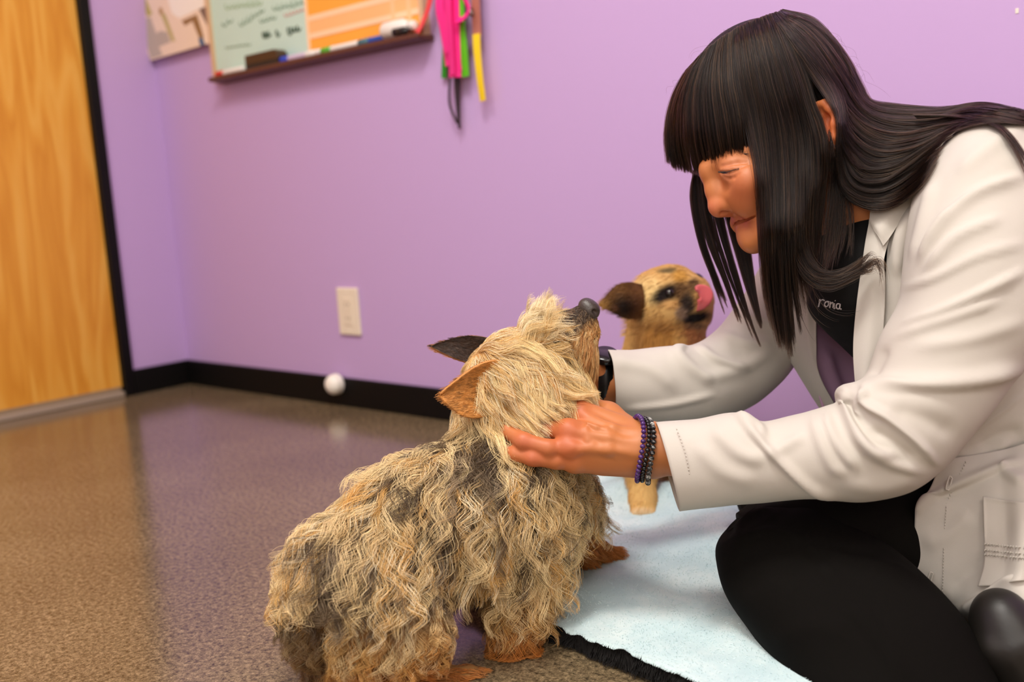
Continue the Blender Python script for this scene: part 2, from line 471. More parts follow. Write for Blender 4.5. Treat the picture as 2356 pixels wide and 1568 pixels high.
fo = [box_vf(-0.10, 0.010, DY1, DY1+0.030, 0, DZ1+0.03), box_vf(-0.10, 0.010, DY0-0.03, DY0, 0, DZ1+0.03), box_vf(-0.10, 0.010, DY0, DY1, DZ1, DZ1+0.03)]
V_, F_ = join_vf(fo); bevel(mesh_obj('door_frame', V_, F_, FR, dr, False), 0.002)
box('threshold', -0.06, 0.004, DY0, DY1, 0.0, 0.016, mat('grey_aluminium', (176, 160, 140), 0.4, 0.5, 0.25), dr, 0.003)
box('door_sweep', -0.008, -0.0045, DY0+0.01, DY1-0.006, 0.014, DZ0+0.002, mat('grey_rubber_sweep', (150, 130, 105), 0.6), dr)
hV, hF = lathe_vf([(0.026, 0.0), (0.026, 0.006), (0.011, 0.010), (0.011, 0.045), (0.0, 0.046)], (-0.006, DY0+0.07, 0.98), (1, 0, 0), 24)
hm = mat('brushed_steel', (170, 165, 158), 0.3, 0.5, 1.0)
lv = tube_vf(resample([(0.038, DY0+0.07, 0.98), (0.042, DY0+0.12, 0.98), (0.040, DY0+0.18, 0.975)], 10), 0.008, 10)
V_, F_ = join_vf([(hV, hF), lv]); mesh_obj('door_handle', V_, F_, hm, dr)
# housings of the ceiling lamps and the added fills (outside the frame; the lamps themselves are at the top)
def fixture(x, y, sx, sy, lab):
    t = thing('ceiling_or_fill_light', (x, y, CH), lab, 'light', 'ceiling lights')
    z0 = 2.602
    fr = [box_vf(x-sx/2-.03, x+sx/2+.03, y-sy/2-.03, y-sy/2, z0, CH), box_vf(x-sx/2-.03, x+sx/2+.03, y+sy/2, y+sy/2+.03, z0, CH),
          box_vf(x-sx/2-.03, x-sx/2, y-sy/2, y+sy/2, z0, CH), box_vf(x+sx/2, x+sx/2+.03, y-sy/2, y+sy/2, z0, CH)]
    V, F = join_vf(fr); mesh_obj('frame', V, F, bpy.data.materials['ceiling_white'], t, False)

fixture(2.15, -1.35, .45, .45, 'small square ceiling light over the middle of the room')
fixture(2.85, -2.70, 2.4, 1.6, 'large added ceiling panel standing in for bounced flash')
fixture(3.9, -1.7, .6, .6, 'square fill light added at the ceiling to lift the coat skirt')
fixture(1.25, -1.75, .7, .7, 'square ceiling light near the wooden door')
wn = struct(empty('added_window_1', (2.9, FY, 1.55))); ROOT[wn.name] = (2.9, FY, 1.55)  # made-up window built around the added frontal fill
wf = [box_vf(2.10, 2.15, FY, FY+.05, .95, 2.15), box_vf(3.65, 3.70, FY, FY+.05, .95, 2.15), box_vf(2.15, 3.65, FY, FY+.05, 2.10, 2.15), box_vf(2.15, 3.65, FY, FY+.05, .95, 1.0), box_vf(2.885, 2.915, FY, FY+.03, 1.0, 2.10)]
V_, F_ = join_vf(wf); mesh_obj('added_window_frame', V_, F_, BLACK, wn, False)
box('added_pane', 2.15, 3.65, FY+.004, FY+.010, 1.0, 2.10, mat('added_window_glass', (190, 205, 215), .05, .5), wn)
# ------------------------------------------------------------------ whiteboard calendar
BZ = 0.8363
bl = on_wall(506, 192)[0]; br = on_wall(992, 88)[0]; bm_ = on_wall(724, 130)[0]
BT = BZ+0.62
DW = mat('light_maple_frame', (214, 178, 140), 0.5)
TR = mat('brown_tray', (92, 52, 40), 0.45)
bd = thing('whiteboard', ((bl+br)/2, 0, BZ), 'dry-erase wall board with pale green and orange halves over a brown tray', 'whiteboard')
fo = [box_vf(bl, bl+0.012, -0.020, 0, BZ, BT), box_vf(br-0.012, br, -0.020, 0, BZ, BT), box_vf(bl+.012, br-.012, -0.020, 0, BT-.012, BT)]
V_, F_ = join_vf(fo); mesh_obj('frame', V_, F_, DW, bd, False)
box('green_panel', bl+.012, bm_-.004, -0.012, 0, BZ+.004, BT-.012, mat('pale_green_board', (196, 226, 214), 0.25), bd)
ORA = mat('orange_board', (255, 172, 70), 0.3)
PEA = mat('peach_band', (250, 190, 130), 0.3)
LIN = mat('pale_peach_line', (253, 215, 176), 0.3)
op = sub(box('orange_panel', bm_+.004, br-.012, -0.012, 0, BZ+.004, BT-.012, ORA, bd), bd)
box('divider', bm_-.004, bm_+.004, -0.0145, 0, BZ+.004, BT-.012, LIN, bd)
def zat(x, y): return on_wall(x, y, 0.013)[2]
zl1 = zat(730, 80); zl2 = zat(730, 38)
x0, x1 = bm_+.004, br-.012
box('peach_band', x0, x1, -0.0128, -0.011, zl1+.006, zl2-.006, PEA, op)
for k in range(6):
    z = zl1+k*(zl2-zl1) if k < 2 else zl2+(k-1)*0.11
    if z < BT-.03: box('grid_line', x0, x1, -0.0132, -0.011, z-.0062, z+.0062, LIN, op)
for px in (905, 942):
    x = on_wall(px, 40, 0.013)[0]
    box('grid_line', x-.006, x+.006, -0.0134, -0.011, BZ+.004, BT-.02, mat('peach_upright_line', (250, 200, 150), 0.3), op)
tv = np.array([(bl+.022, -0.050, BZ), (bl+.022, -0.0001, BZ-.004), (bl+.022, -0.0001, BZ+.010), (bl+.022, -0.042, BZ+.005), (bl+.022, -0.050, BZ+.011)])
tw = tv.copy(); tw[:, 0] = br+.010
V_ = np.vstack([tv, tw]); F_ = [(0, 1, 6, 5), (1, 2, 7, 6), (2, 3, 8, 7), (3, 4, 9, 8), (4, 0, 5, 9), (4, 3, 2, 1, 0), (5, 6, 7, 8, 9)]
bevel(mesh_obj('tray', V_, F_, TR, bd, False), 0.002)
# illegible pen strokes on the green half
def scribble(pa, pb, h, cyc, colr, w=0.0016):
    a = on_wall(*pa, 0.0135); b = on_wall(*pb, 0.0135); n = cyc*12; t = np.linspace(0, 1, n)
    r = random.Random(int(pa[0]*7+pa[1])); amp = np.interp(t, np.linspace(0, 1, cyc+1), [h*r.uniform(0.35, 1.0) for _ in range(cyc+1)])
    P = a+(b-a)*t[:, None]; P[:, 0] += 0.004*np.cos(t*cyc*2*pi); P[:, 2] += amp*np.sin(t*cyc*2*pi)
    V, F = tube_vf(P, w, 5); V[:, 1] = -0.0123+(V[:, 1]+0.0135)*0.2
    mesh_obj('handwriting', V, F, colr, bd)
G1 = mat('olive_ink', (130, 165, 105), 0.5); G2 = mat('green_ink', (70, 120, 85), 0.5); G3 = mat('dark_green_ink', (34, 72, 48), 0.5); G4 = mat('pink_ink', (205, 150, 140), 0.5); G5 = mat('grey_ink', (120, 150, 120), 0.5)
scribble((515, 17), (600, 3), 0.010, 8, G1); scribble((508, 60), (532, 45), 0.008, 2, G2); scribble((548, 58), (605, 22), 0.009, 6, G2)
scribble((624, 20), (700, 2), 0.009, 7, G2); scribble((595, 50), (632, 38), 0.007, 4, G2); scribble((652, 36), (700, 20), 0.004, 6, G4)
scribble((603, 82), (620, 78), 0.009, 3, G3, 0.003); scribble((634, 78), (640, 76), 0.008, 1, G3, 0.003); scribble((660, 73), (688, 64), 0.009, 4, G3, 0.003)
scribble((516, 110), (574, 101), 0.004, 6, G5)
# things lying in the tray
def marker(px, py, L, body, cap, lab, r=0.0075, capend=-1, ang=0.0):
    p = on_wall(px, py, 0.03); x = p[0]; z = BZ+.010+r
    c = np.array([x, -0.032, z])
    ax = np.array([cos(ang), -sin(ang), 0.0])
    t = thing('marker', c, lab, 'marker', 'markers in the board tray')
    V, F = lathe_vf([(0.0, -L/2), (r*.9, -L/2+.001), (r, -L/2+.004), (r, L/2-.004), (r*.9, L/2-.001), (0, L/2)], c, ax, 16); mesh_obj('barrel', V, F, body, t)
    V, F = lathe_vf([(r*.6, 0), (r*1.08, .001), (r*1.08, .034), (r*.95, .037), (0, .038)], c+ax*capend*(L/2-.030), ax*capend, 16); mesh_obj('cap', V, F, cap, t)
WH = mat('white_plastic', (236, 230, 222), 0.35)
marker(535, 182, 0.115, WH, mat('red_plastic', (210, 50, 35), 0.35), 'white marker with a red cap at the left end of the tray', capend=-1)
marker(680, 146, 0.095, mat('pale_lilac_plastic', (206, 190, 214), 0.35), mat('blue_plastic', (40, 70, 190), 0.35), 'pale lilac marker with a blue cap just right of the black eraser')
marker(728, 133, 0.05, WH, WH, 'short all-white marker below the panel divider')
marker(790, 118, 0.13, WH, mat('green_plastic', (90, 170, 50), 0.35), 'white marker with a green cap mid tray')
marker(868, 98, 0.10, mat('blue_barrel', (25, 80, 170), 0.35), mat('teal_plastic', (70, 110, 120), 0.35), 'blue marker beside the white bottle on the tray')
def bottle():
    p = on_wall(917, 84, 0.03); c = np.array([p[0], -0.030, BZ+.030]); ax = np.array([1.0, 0, 0.0])
    t = thing('spray_bottle', c, 'fat white bottle lying on the tray beside the blue marker', 'bottle')
    V, F = lathe_vf([(0, -.045), (.014, -.044), (.019, -.036), (.019, .020), (.012, .034), (.009, .038), (0, .038)], c, ax, 20); mesh_obj('body', V, F, WH, t)
    V, F = lathe_vf([(.0, 0), (.0105, .001), (.0105, .018), (.009, .020), (0, .020)], c+ax*.034, ax, 16); mesh_obj('cap', V, F, WH, t)
bottle()
def black_clip():
    p = on_wall(935, 95, 0.03); x = p[0]
    V, F = lathe_vf([(0, -.02), (.008, -.019), (.0085, .015), (.004, .024), (0, .025)], (x, -0.046, BZ+.020), (1, 0, -0.05), 14)
    tag(mesh_obj('pen_cap', V, F, mat('black_plastic', (22, 20, 20), 0.4)), 'small black pen cap on the tray below the white bottle', 'cap')
black_clip()
def eraser():
    a = on_wall(578, 168, 0.03)[0]; b = on_wall(652, 150, 0.03)[0]; z0 = BZ+.009
    t = thing('eraser', ((a+b)/2, -0.03, z0), 'dark brown board eraser standing in the tray against the green half', 'eraser')
    n = 10; prof = [(a, z0+.012), (a, z0+.036)]+[(b-.016+.016*sin(u), z0+.036-.016+.016*cos(u)) for u in np.linspace(0, pi/2, n)]+[(b, z0+.012)]
    k = len(prof); V = np.array([(x, y, z) for y in (-0.046, -0.014) for x, z in prof])
    F = [tuple(range(k))[::-1], tuple(range(k, 2*k))]+[(i, (i+1) % k, k+(i+1) % k, k+i) for i in range(k)]
    bevel(mesh_obj('body', V, F, mat('brown_plastic', (70, 46, 22), 0.5), t, False), 0.002)
    box('felt_pad', a+.001, b-.001, -0.045, -0.015, z0, z0+.012, mat('dark_felt', (50, 36, 24), 0.95), t)
eraser()

# ------------------------------------------------------------------ picture left of the board
def picture():
    o1 = 0.004; o2 = 0.020
    tl = on_wall(293, -30, o1); tr = on_wall(463, -62, o1); b_l = on_wall(346, 139, o2); b_r = on_wall(487, 98, o2)
    t = thing('picture', (tl+tr+b_l+b_r)/4, 'tilted glossy picture curling off the wall left of the board', 'picture')
    def q(u, v, lift=0.0):
        v2 = v
        p = (tl*(1-u)+tr*u)*(1-v2)+(b_l*(1-u)+b_r*u)*v2
        p = p.copy(); p[1] -= 0.006*sin(v*pi)*0.0+lift
        return p
    def patch(name, pts, m, lift):
        k = len(pts); V = np.array([q(u, v, lift) for u, v in pts]+[q(u, v, lift-.0006) for u, v in pts])
        F = [tuple(range(k)), tuple(range(k, 2*k))[::-1]]+[(i, (i+1) % k, k+(i+1) % k, k+i) for i in range(k)]
        mesh_obj(name, V, F, m, t, False)
    patch('paper', [(0, 0), (0, 1), (1, 1), (1, 0)], mat('beige_print', (240, 216, 190), 0.3), 0.0)
    R = lambda a, b, c, d: [(a, b), (a, d), (c, d), (c, b)]
    patch('print_patch', [(0.02, .46), (0.02, .98), (.22, .98), (.20, .86), (.40, .84), (.36, .44)], mat('grey_taupe_print', (186, 172, 154), 0.3), .0003)
    patch('print_patch', [(.10, 0), (.16, .44), (.24, .42), (.19, 0)], mat('olive_print', (184, 170, 86), 0.3), .0006)
    patch('print_patch', [(.36, .44), (.42, .84), (.47, .84), (.42, .40)], mat('olive_print_2', (186, 172, 100), 0.3), .0006)
    patch('print_patch', [(.50, 0), (.52, .46), (.58, .56), (.96, .48), (.98, .38), (.95, 0)], mat('white_print', (248, 240, 228), 0.3), .0006)
    patch('print_patch', [(.62, .60), (.66, .68), (.78, .64), (.84, .92), (.90, .90), (.86, .56)], mat('brown_print', (150, 112, 58), 0.3), .0006)
    patch('print_patch', [(.90, .50), (.98, .76), (1, .76), (1, .48)], mat('dark_taupe_print', (122, 98, 84), 0.3), .0006)
    patch('print_patch', [(.82, .90), (.83, 1), (.90, 1), (.88, .89)], mat('blue_print', (45, 92, 130), 0.3), .0009)
    patch('print_patch', [(.34, .44), (.40, .46), (.40, .36), (.36, .36)], mat('ochre_print', (176, 138, 72), 0.3), .0009)
    box('pushpin', *(lambda p: (p[0]-.004, p[0]+.004, p[1]-.010, 0, p[2]-.004, p[2]+.004))(q(.5, .04)), mat('red_pin', (190, 40, 40), .4), t, 0.002)
picture()

# ------------------------------------------------------------------ leashes on hooks right of the board
def ribbon(name, pix, w, m, parent, off, twist=None, th=0.0022):
    P = resample(np.array([list(on_wall(x, y, o)) for (x, y), o in zip(pix, off)]), 40)
    T = np.gradient(P, axis=0); T /= np.linalg.norm(T, axis=1)[:, None]
    a = np.array([1.0, 0, 0]); tw = np.linspace(*(twist or (0, 0)), 40)
    X = np.cross(np.array([0, -1.0, 0]), T); X /= np.linalg.norm(X, axis=1)[:, None]
    Y = np.cross(T, X); S = np.cos(tw)[:, None]*X+np.sin(tw)[:, None]*Y; Nn = np.cross(T, S)
    V = np.stack([P+S*w/2+Nn*th/2, P-S*w/2+Nn*th/2, P-S*w/2-Nn*th/2, P+S*w/2-Nn*th/2], 1).reshape(-1, 3)
    F = [tuple(f) for f in grid_faces(40, 4, True)]+[(3, 2, 1, 0), (156, 157, 158, 159)]
    return mesh_obj(name, V, F, m, parent, False)
def hook(px, parent, top=-110):
    p = on_wall(px, top)
    V, F = join_vf([lathe_vf([(.010, 0), (.010, .003), (.004, .004), (.004, .010)], p, (0, -1, 0), 12),
                    tube_vf(resample([p+(0, -.008, 0), p+(0, -.035, -.004), p+(0, -.048, .004), p+(0, -.046, .016)], 12), .0035, 8)])
    mesh_obj('hook', V, F, hm, parent)
PK = mat('hot_pink_nylon', (255, 45, 150), 0.5); GN = mat('lime_nylon', (95, 205, 30), 0.5); YL = mat('yellow_nylon', (250, 218, 30), 0.5)
BK = mat('black_cord', (40, 18, 30), 0.6); TN = mat('tan_leather', (178, 112, 96), 0.55); RD = mat('coral_red_nylon', (240, 70, 80), 0.5)
t = thing('leash', on_wall(1030, -100), 'hot pink nylon leash looped in a thick bundle right of the board', 'leash', 'leashes hanging right of the board')
hook(1035, t)
for i, (xa, xb, yb, o, tw) in enumerate([(1012, 1030, 120, .034, (0, .3)), (1030, 1040, 172, .040, (.2, .5)), (1044, 1048, 178, .030, (0, -.4)), (1018, 1034, 150, .022, (0, .2)), (1034, 1052, 165, .026, (.3, 0))]):
    ribbon('strap', [(1034, -110), (xa, 0), ((xa+xb)/2, yb*.55), (xb, yb)], .026, PK, t, [.03, o, o, o], tw)
ribbon('handle_loop', [(1050, -40), (1072, 2), (1078, 24), (1066, 42), (1050, 48)], .016, PK, t, [.03, .04, .046, .046, .036], (.3, .8))
t = thing('leash', on_wall(1060, -100), 'lime green nylon leash hanging behind the hot pink one', 'leash', 'leashes hanging right of the board')
hook(1062, t)
ribbon('strap', [(1060, -110), (1058, 20), (1066, 110), (1071, 176)], .024, GN, t, [.02, .026, .026, .024], (0, .25))
ribbon('strap', [(1056, -105), (1034, 40), (1024, 120), (1021, 180)], .016, mat('dark_lime_nylon', (20, 140, 30), .5), t, [.02, .012, .010, .010], (0, .2))
t = thing('leash', on_wall(1090, -100), 'tan leather lead with a yellow nylon end, outermost by the bare wall', 'leash', 'leashes hanging right of the board')
hook(1092, t)
ribbon('strap', [(1092, -110), (1094, 0), (1098, 82)], .022, TN, t, [.02, .026, .026])
ribbon('yellow_strap', [(1096, 78), (1098, 120), (1104, 180), (1111, 232)], .019, YL, t, [.028, .028, .028, .026], (0, .3))
V_, F_ = lathe_vf([(.0, -.004), (.008, -.004), (.008, .004), (0, .004)], on_wall(1084, 28, .03), (1, 0, .3), 12); mesh_obj('clip', V_, F_, hm, t)
t = thing('leash', on_wall(1040, -100), 'thin dark cord lead dangling lowest of the hanging leashes', 'leash', 'leashes hanging right of the board')
hook(1048, t, -130)
pts = [on_wall(1046, -130, .018), on_wall(1046, 100, .016), on_wall(1048, 200, .016), on_wall(1054, 262, .016), on_wall(1055, 286, .016), on_wall(1046, 270, .017), on_wall(1034, 235, .018), on_wall(1036, 170, .02), on_wall(1042, 60, .02)]
V_, F_ = tube_vf(resample(pts, 60), .0028, 8); mesh_obj('cord', V_, F_, BK, t)
V_, F_ = tube_vf(resample([on_wall(1052, 176, .016), on_wall(1053, 230, .016), on_wall(1057, 296, .016)], 20), np.linspace(.007, .003, 20), 8); mesh_obj('cord_end', V_, F_, BK, t)
t = thing('leash', on_wall(985, -60), 'coral red strap slanting across the lower right corner of the orange board', 'leash', 'leashes hanging right of the board')
hook(1000, t, -120)
ribbon('strap', [(1000, -120), (992, -20), (984, 22), (968, 62), (952, 86)], .020, RD, t, [.03, .03, .03, .03, .034], (0, .6))

# ------------------------------------------------------------------ outlet and door stop
def outlet():
    a = on_wall(777, 661); b = on_wall(836, 770)
    x0, x1 = on_wall(777, 661)[0], on_wall(825, 661)[0]; z1 = on_wall(800, 661)[2]; z0 = on_wall(814, 770)[2]; cx = (x0+x1)/2; cz = (z0+z1)/2
    t = thing('power_outlet', (cx, 0, cz), 'cream wall outlet plate low on the purple wall', 'outlet')
    pm = mat('cream_plate', (238, 226, 205), 0.35)
    box('cover_plate', x0, x1, -.007, 0, z0, z1, pm, t, 0.003)
    rp = sub(box('receptacle', cx-.017, cx+.017, -.0085, -.005, cz-.034, cz+.034, mat('cream_receptacle', (236, 223, 201), 0.35), t, 0.001), t)
    dk = mat('slot_dark', (120, 108, 92), 0.7)
    for s in (-1, 1):
        for dx in (-.006, .006): box('slot', cx+dx-.001, cx+dx+.001, -.0087, -.008, cz+s*.017-.003, cz+s*.017+.004, dk, rp)
    for s in (-1, 1):
        V, F = lathe_vf([(.0028, 0), (.0028, .0006), (0, .0012)], (cx, -.007, cz+s*.048), (0, -1, 0), 12); mesh_obj('screw', V, F, pm, t)
outlet()
def doorstop():
    c = on_wall(768, 884, 0.025); c = np.array([c[0], -.011, c[2]])
    t = thing('door_stop', c, 'round white rubber door stop on the black baseboard', 'door stop')
    V, F = lathe_vf([(.024, 0.0), (.0262, .002), (.0262, .007), (.024, .009)], c, (0, -1, 0), 28); mesh_obj('base', V, F, WH, t)
    pr = [(.0235, .008)]+[(.0255*cos(u), .013+.0215*sin(u)) for u in np.linspace(-.15, pi/2, 16)]
    V, F = lathe_vf(pr, c, (0, -1, 0), 32); mesh_obj('rubber_tip', V, F, mat('white_rubber', (248, 243, 230), 0.5), t)
doorstop()
# ------------------------------------------------------------------ the woman: one continuous skin surface
WR = W(2420, 1330, 1.14); WR[2] = 0.0
woman = thing('person', WR, 'person in white coat and black trousers seated on the floor holding the terrier', 'person')
# head frame: f forward (out of the face), u up the head, l to her left (towards the lens)
HO = W(1765, 300, 1.12)
_u0 = -0.55*_R+0.836*_U; _f0 = -0.836*_R-0.55*_U; _ph = radians(15)
HF = cos(_ph)*_f0-sin(_ph)*_F; HL = -cos(_ph)*_F-sin(_ph)*_f0; HU = np.cross(HF, HL)
HU = HU if HU@_u0 > 0 else -HU
HA = np.stack([HF, HL, HU])
def hp(x, y, l=0.0):
    """point on the sagittal plane shifted l metres to her left, seen at pixel (x, y)"""
    d = _F+(x-1178)/FPX*_R-(y-784)/FPX*_U
    t = ((HO+HL*l-CAM)@HL)/(d@HL)
    return CAM+t*d
def mirror(p): return p-2*((p-HO)@HL)*HL
def build_body():
    f = Field()
    # skull and face
    f.ell(hp(1768, 232), (0.092, 0.071, 0.088), HA, 0.01)
    f.ell(hp(1756, 414), (0.049, 0.057, 0.070), HA, 0.02)
    for s in (1, -1): f.ball(hp(1690, 440, .014*s), .017, .016)
    for s in (1, -1):
        f.chain([hp(1627, 394, .005*s)-HF*.0045, hp(1674, 362, .028*s)-HF*.007, hp(1708, 350, .046*s)-HF*.009], [.0075, .0075, .007], .024)
        f.ball(hp(1722, 418, .044*s), .018, .02)
        f.ball(hp(1726, 466, .030*s), .016, .022)
        f.chain([hp(1868, 385, .054*s), hp(1800, 520, .046*s), hp(1738, 552, .014*s)], [.016, .015, .013], .02)
    f.ball(hp(1730, 549), .0125, .018)
    f.ball(hp(1722, 531), .010, .012)
    f.ell(hp(1728, 499), (.018, .026, .022), HA, .009)
    # eye sockets, lids
    for s in (1, -1):
        f.ball(hp(1652, 410, .027*s), .009, .016, 's')
        c = hp(1685, 396, .031*s)
        f.ball(c, .0132, .010)
    # nose
    f.chain([hp(1638, 410), hp(1643, 440), hp(1650, 466)], [.0082, .0078, .0085], .010)
    f.ball(hp(1652, 477), .0104, .007)
    f.cone(hp(1656, 484), hp(1676, 487), .006, .006, .006)
    for s in (1, -1):
        f.ell(hp(1678, 468, .0125*s), (.0105, .0075, .0085), HA, .005)
        f.cone(hp(1660, 492, .006*s), hp(1675, 482, .0105*s), .0024, .003, .003, 's')
    # lips, eyelids and creases are laid on the face where the lens sees them, and mirrored
    def hit(x, y, z0=.95):
        d = _F+(x-1178)/FPX*_R-(y-784)/FPX*_U; dn = np.linalg.norm(d); t = z0
        for _ in range(60):
            e = f.ev((CAM+t*d)[None])[0]
            if e < 2e-4: break
            t += e*.8/dn
        return CAM+t*d
    def both(pts, rad, k, op, inset=0.0):
        S = [hit(x, y) for x, y in pts]; S = [p+inset*(p-CAM)/np.linalg.norm(p-CAM) for p in S]
        f.chain(S, rad, k, op); f.chain([mirror(p) for p in S], rad, k, op)
    def lip(pts, rad, k, op, inset):
        S = [hp(x, y, l)-HF*inset for x, y, l in pts]; f.chain(S, rad, k, op); f.chain([mirror(p) for p in S], rad, k, op)
    lip([(1699, 508, 0), (1709, 504, .012), (1724, 499, .022), (1739, 495, .029)], [.009]*4, .004, 'u', .0105)
    lip([(1706, 520, 0), (1717, 516, .012), (1730, 508, .021), (1741, 500, .028)], [.009]*4, .004, 'u', .0105)
    lip([(1697, 509, 0), (1707, 506, .010), (1722, 501, .021), (1738, 495, .029)], [.0042, .0044, .0036, .0018], .0022, 'u', .0042)
    lip([(1702, 521, 0), (1713, 517, .010), (1728, 508, .021), (1739, 499, .027)], [.0048, .0048, .0036, .0018], .0022, 'u', .0046)
    ml = [(1690, 515), (1698, 513), (1707, 510), (1718, 506), (1730, 501), (1742, 495)]
    mp = [hit(x, y) for x, y in ml]
    for ins in (.0002, .0022, .0040):
        S = [p+ins*(.8*(p-CAM)/np.linalg.norm(p-CAM)-.6*HF) for p in mp]
        f.chain(S, [.0014, .0015, .0015, .0014, .0013, .0007], .0008, 's'); f.chain([mirror(p) for p in S], [.0014, .0015, .0015, .0014, .0013, .0007], .0008, 's')
    both([(1664, 406), (1676, 411), (1690, 408), (1699, 399)], [.0005, .0009, .0009, .0005], .003, 's')
    both([(1658, 383), (1676, 378), (1696, 374), (1716, 374)], [.0005, .001, .001, .0005], .004, 's')
    both([(1652, 395), (1662, 397), (1674, 398), (1687, 393), (1698, 388)], [.0007, .0016, .0022, .0017, .0006], .0012, 's')
    both([(1698, 388), (1712, 382), (1728, 377)], [.0007, .0006, .0004], .002, 's')
    global LIDP
    LIDP = [hit(x, y) for x, y in ((1653, 394), (1664, 394), (1676, 393), (1688, 389), (1700, 386))]
    # ears
    for s in (1, -1):
        e = [hp(1884, 262, .071*s), hp(1884, 242, .077*s), hp(1897, 238, .084*s), hp(1911, 252, .088*s), hp(1918, 285, .088*s), hp(1916, 318, .084*s), hp(1911, 348, .078*s), hp(1903, 366, .073*s)]
        f.chain(e, [.0035, .0038, .0042, .0045, .0045, .0042, .0044, .0048], .004)
        f.chain([hp(1892, 262, .070*s), hp(1898, 300, .072*s), hp(1897, 345, .070*s)], [.010, .012, .009], .008)
        f.chain([hp(1902, 275, .083*s), hp(1904, 315, .080*s)], [.005, .004], .006, 's')
    # neck and trunk
    f.chain([hp(1880, 350), W(1965, 455, 1.125), W(2040, 540, 1.13)], [.056, .053, .058], .03)
    f.chain([W(2060, 580, 1.13), W(2180, 760, 1.14), W(2330, 1000, 1.15), W(2430, 1230, 1.15)], [.055, .070, .07, .08], .04)
    f.chain([W(2230, 520, 1.03), W(2100, 580, 1.13), W(1990, 600, 1.26)], [.026, .040, .03], .03)
    # near arm
    f.chain([W(2250, 520, 1.02), W(2090, 1000, 1.0), W(1800, 1060, 1.015), W(1600, 1040, 1.035), W(1495, 1030, 1.047)], [.026, .024, .024, .0265, .0265], .015)
    # far arm
    f.chain([W(1960, 600, 1.285), W(1770, 800, 1.285), W(1600, 880, 1.25), W(1430, 880, 1.222)], [.026, .025, .026, .026], .015)
    # ---- left hand: palm, four fingers, thumb
    wr = [W(1500, 1008, 1.055), W(1500, 1030, 1.045), W(1502, 1050, 1.043), W(1505, 1060, 1.050)]
    mc = [W(1335, 948, 1.078), W(1308, 990, 1.052), W(1306, 1030, 1.044), W(1322, 1064, 1.050)]
    for i in range(4): f.cone(wr[i], mc[i], .0145, [.0135, .0128, .0118, .0112][i], .014)
    f.cone(W(1480, 1040, 1.062), W(1350, 1010, 1.080), .017, .017, .014)
    f.cone(W(1490, 1066, 1.054), W(1390, 1062, 1.058), .0115, .0115, .014)
    for m, r in zip(mc, (.0118, .0120, .0108, .0098)): f.ball(m+(CAM-m)*.004, r, .006)
    fing = [([mc[0], W(1245, 955, 1.115), W(1190, 962, 1.150), W(1165, 968, 1.172)], (.0108, .0098, .0088, .0072)),
            ([mc[1], W(1222, 985, 1.070), W(1166, 962, 1.105), W(1142, 946, 1.128)], (.0108, .0098, .0088, .0072)),
            ([mc[2], W(1262, 1031, 1.040), W(1205, 1015, 1.046), W(1166, 990, 1.066), W(1146, 968, 1.085)], (.0098, .0093, .0094, .0082, .0068)),
            ([mc[3], W(1280, 1060, 1.043), W(1226, 1053, 1.043), W(1186, 1044, 1.050), W(1160, 1037, 1.058)], (.0088, .0084, .0085, .0075, .0064))]
    for p, r in fing: f.chain(p, r, .0045)
    f.chain([W(1462, 1002, 1.075), W(1400, 955, 1.10), W(1345, 925, 1.135), W(1312, 905, 1.155)], [.016, .0135, .0105, .0085], .010)
    # tendons and veins on the back of the hand
    for a, b, c in (((1470, 1002, 1.040), (1410, 985, 1.042), (1340, 955, 1.064)), ((1472, 1025, 1.030), (1400, 1008, 1.033), (1322, 994, 1.041)), ((1472, 1042, 1.028), (1400, 1034, 1.029), (1322, 1030, 1.033))):
        f.chain([P3(a), P3(b), P3(c)], [.0030, .0036, .0040], .008)
    for vein in ([(1475, 1052), (1420, 1050), (1395, 1037), (1362, 1027), (1335, 1035), (1318, 1048)], [(1425, 1010), (1395, 990), (1372, 982), (1352, 972)], [(1395, 1037), (1352, 1012), (1348, 985)]):
        pts = [W(x, y, 1.0287+abs(y-1030)*1.6e-4+(1475-x)*2.0e-5) for x, y in vein]
        f.chain(pts, [.0014]+[.0019]*(len(pts)-2)+[.0012], .005)
    # ---- right hand behind the dog's head
    w2 = W(1405, 880, 1.222)
    m2 = [W(1325, 862, 1.225), W(1318, 885, 1.232), W(1318, 908, 1.228), W(1328, 930, 1.218)]
    for m, r in zip(m2, (.0125, .0125, .0115, .0105)): f.cone(w2, m, .0185, r, .014)
    for k, (dx, dy) in enumerate(((-88, -14), (-96, 2), (-92, 16), (-76, 26))):
        x, y, z = topix(m2[k])
        f.chain([m2[k], W(x+dx*.5, y+dy*.5, z+.012), W(x+dx*.85, y+dy*.85, z-.004), W(x+dx*1.1, y+dy, z-.022)], [.010, .0092, .0082, .0068], .0045)
    f.chain([W(1385, 862, 1.215), W(1345, 830, 1.195), W(1315, 812, 1.172), W(1296, 800, 1.15)], [.015, .0125, .0102, .008], .010)
    return f.mesh(.00135)
SKIN = mat('skin', (214, 148, 112), 0.48, 0.4, Subsurface_Weight=0.12)
bsdf(SKIN).inputs['Subsurface Radius'].default_value = (0.012, 0.004, 0.002)
attr_color(SKIN); noise_bump(SKIN, 420, 0.10, 0.0006)
V_, F_ = build_body()
V_ = relax(V_, F_, 1, 0.3); V_[:, 1] = np.minimum(V_[:, 1], -.03)
DB = np.full((420, 640), 9.0)   # nearest surface per 4-pixel cell, keeps hair and fur clear of skin and cloth
def db_add(V):
    t = topix(V); i = (t[:, 1]//4).astype(int)+10; j = (t[:, 0]//4).astype(int)+10
    m = (i >= 0) & (i < 420) & (j >= 0) & (j < 640)
    np.minimum.at(DB, (i[m], j[m]), t[m, 2])
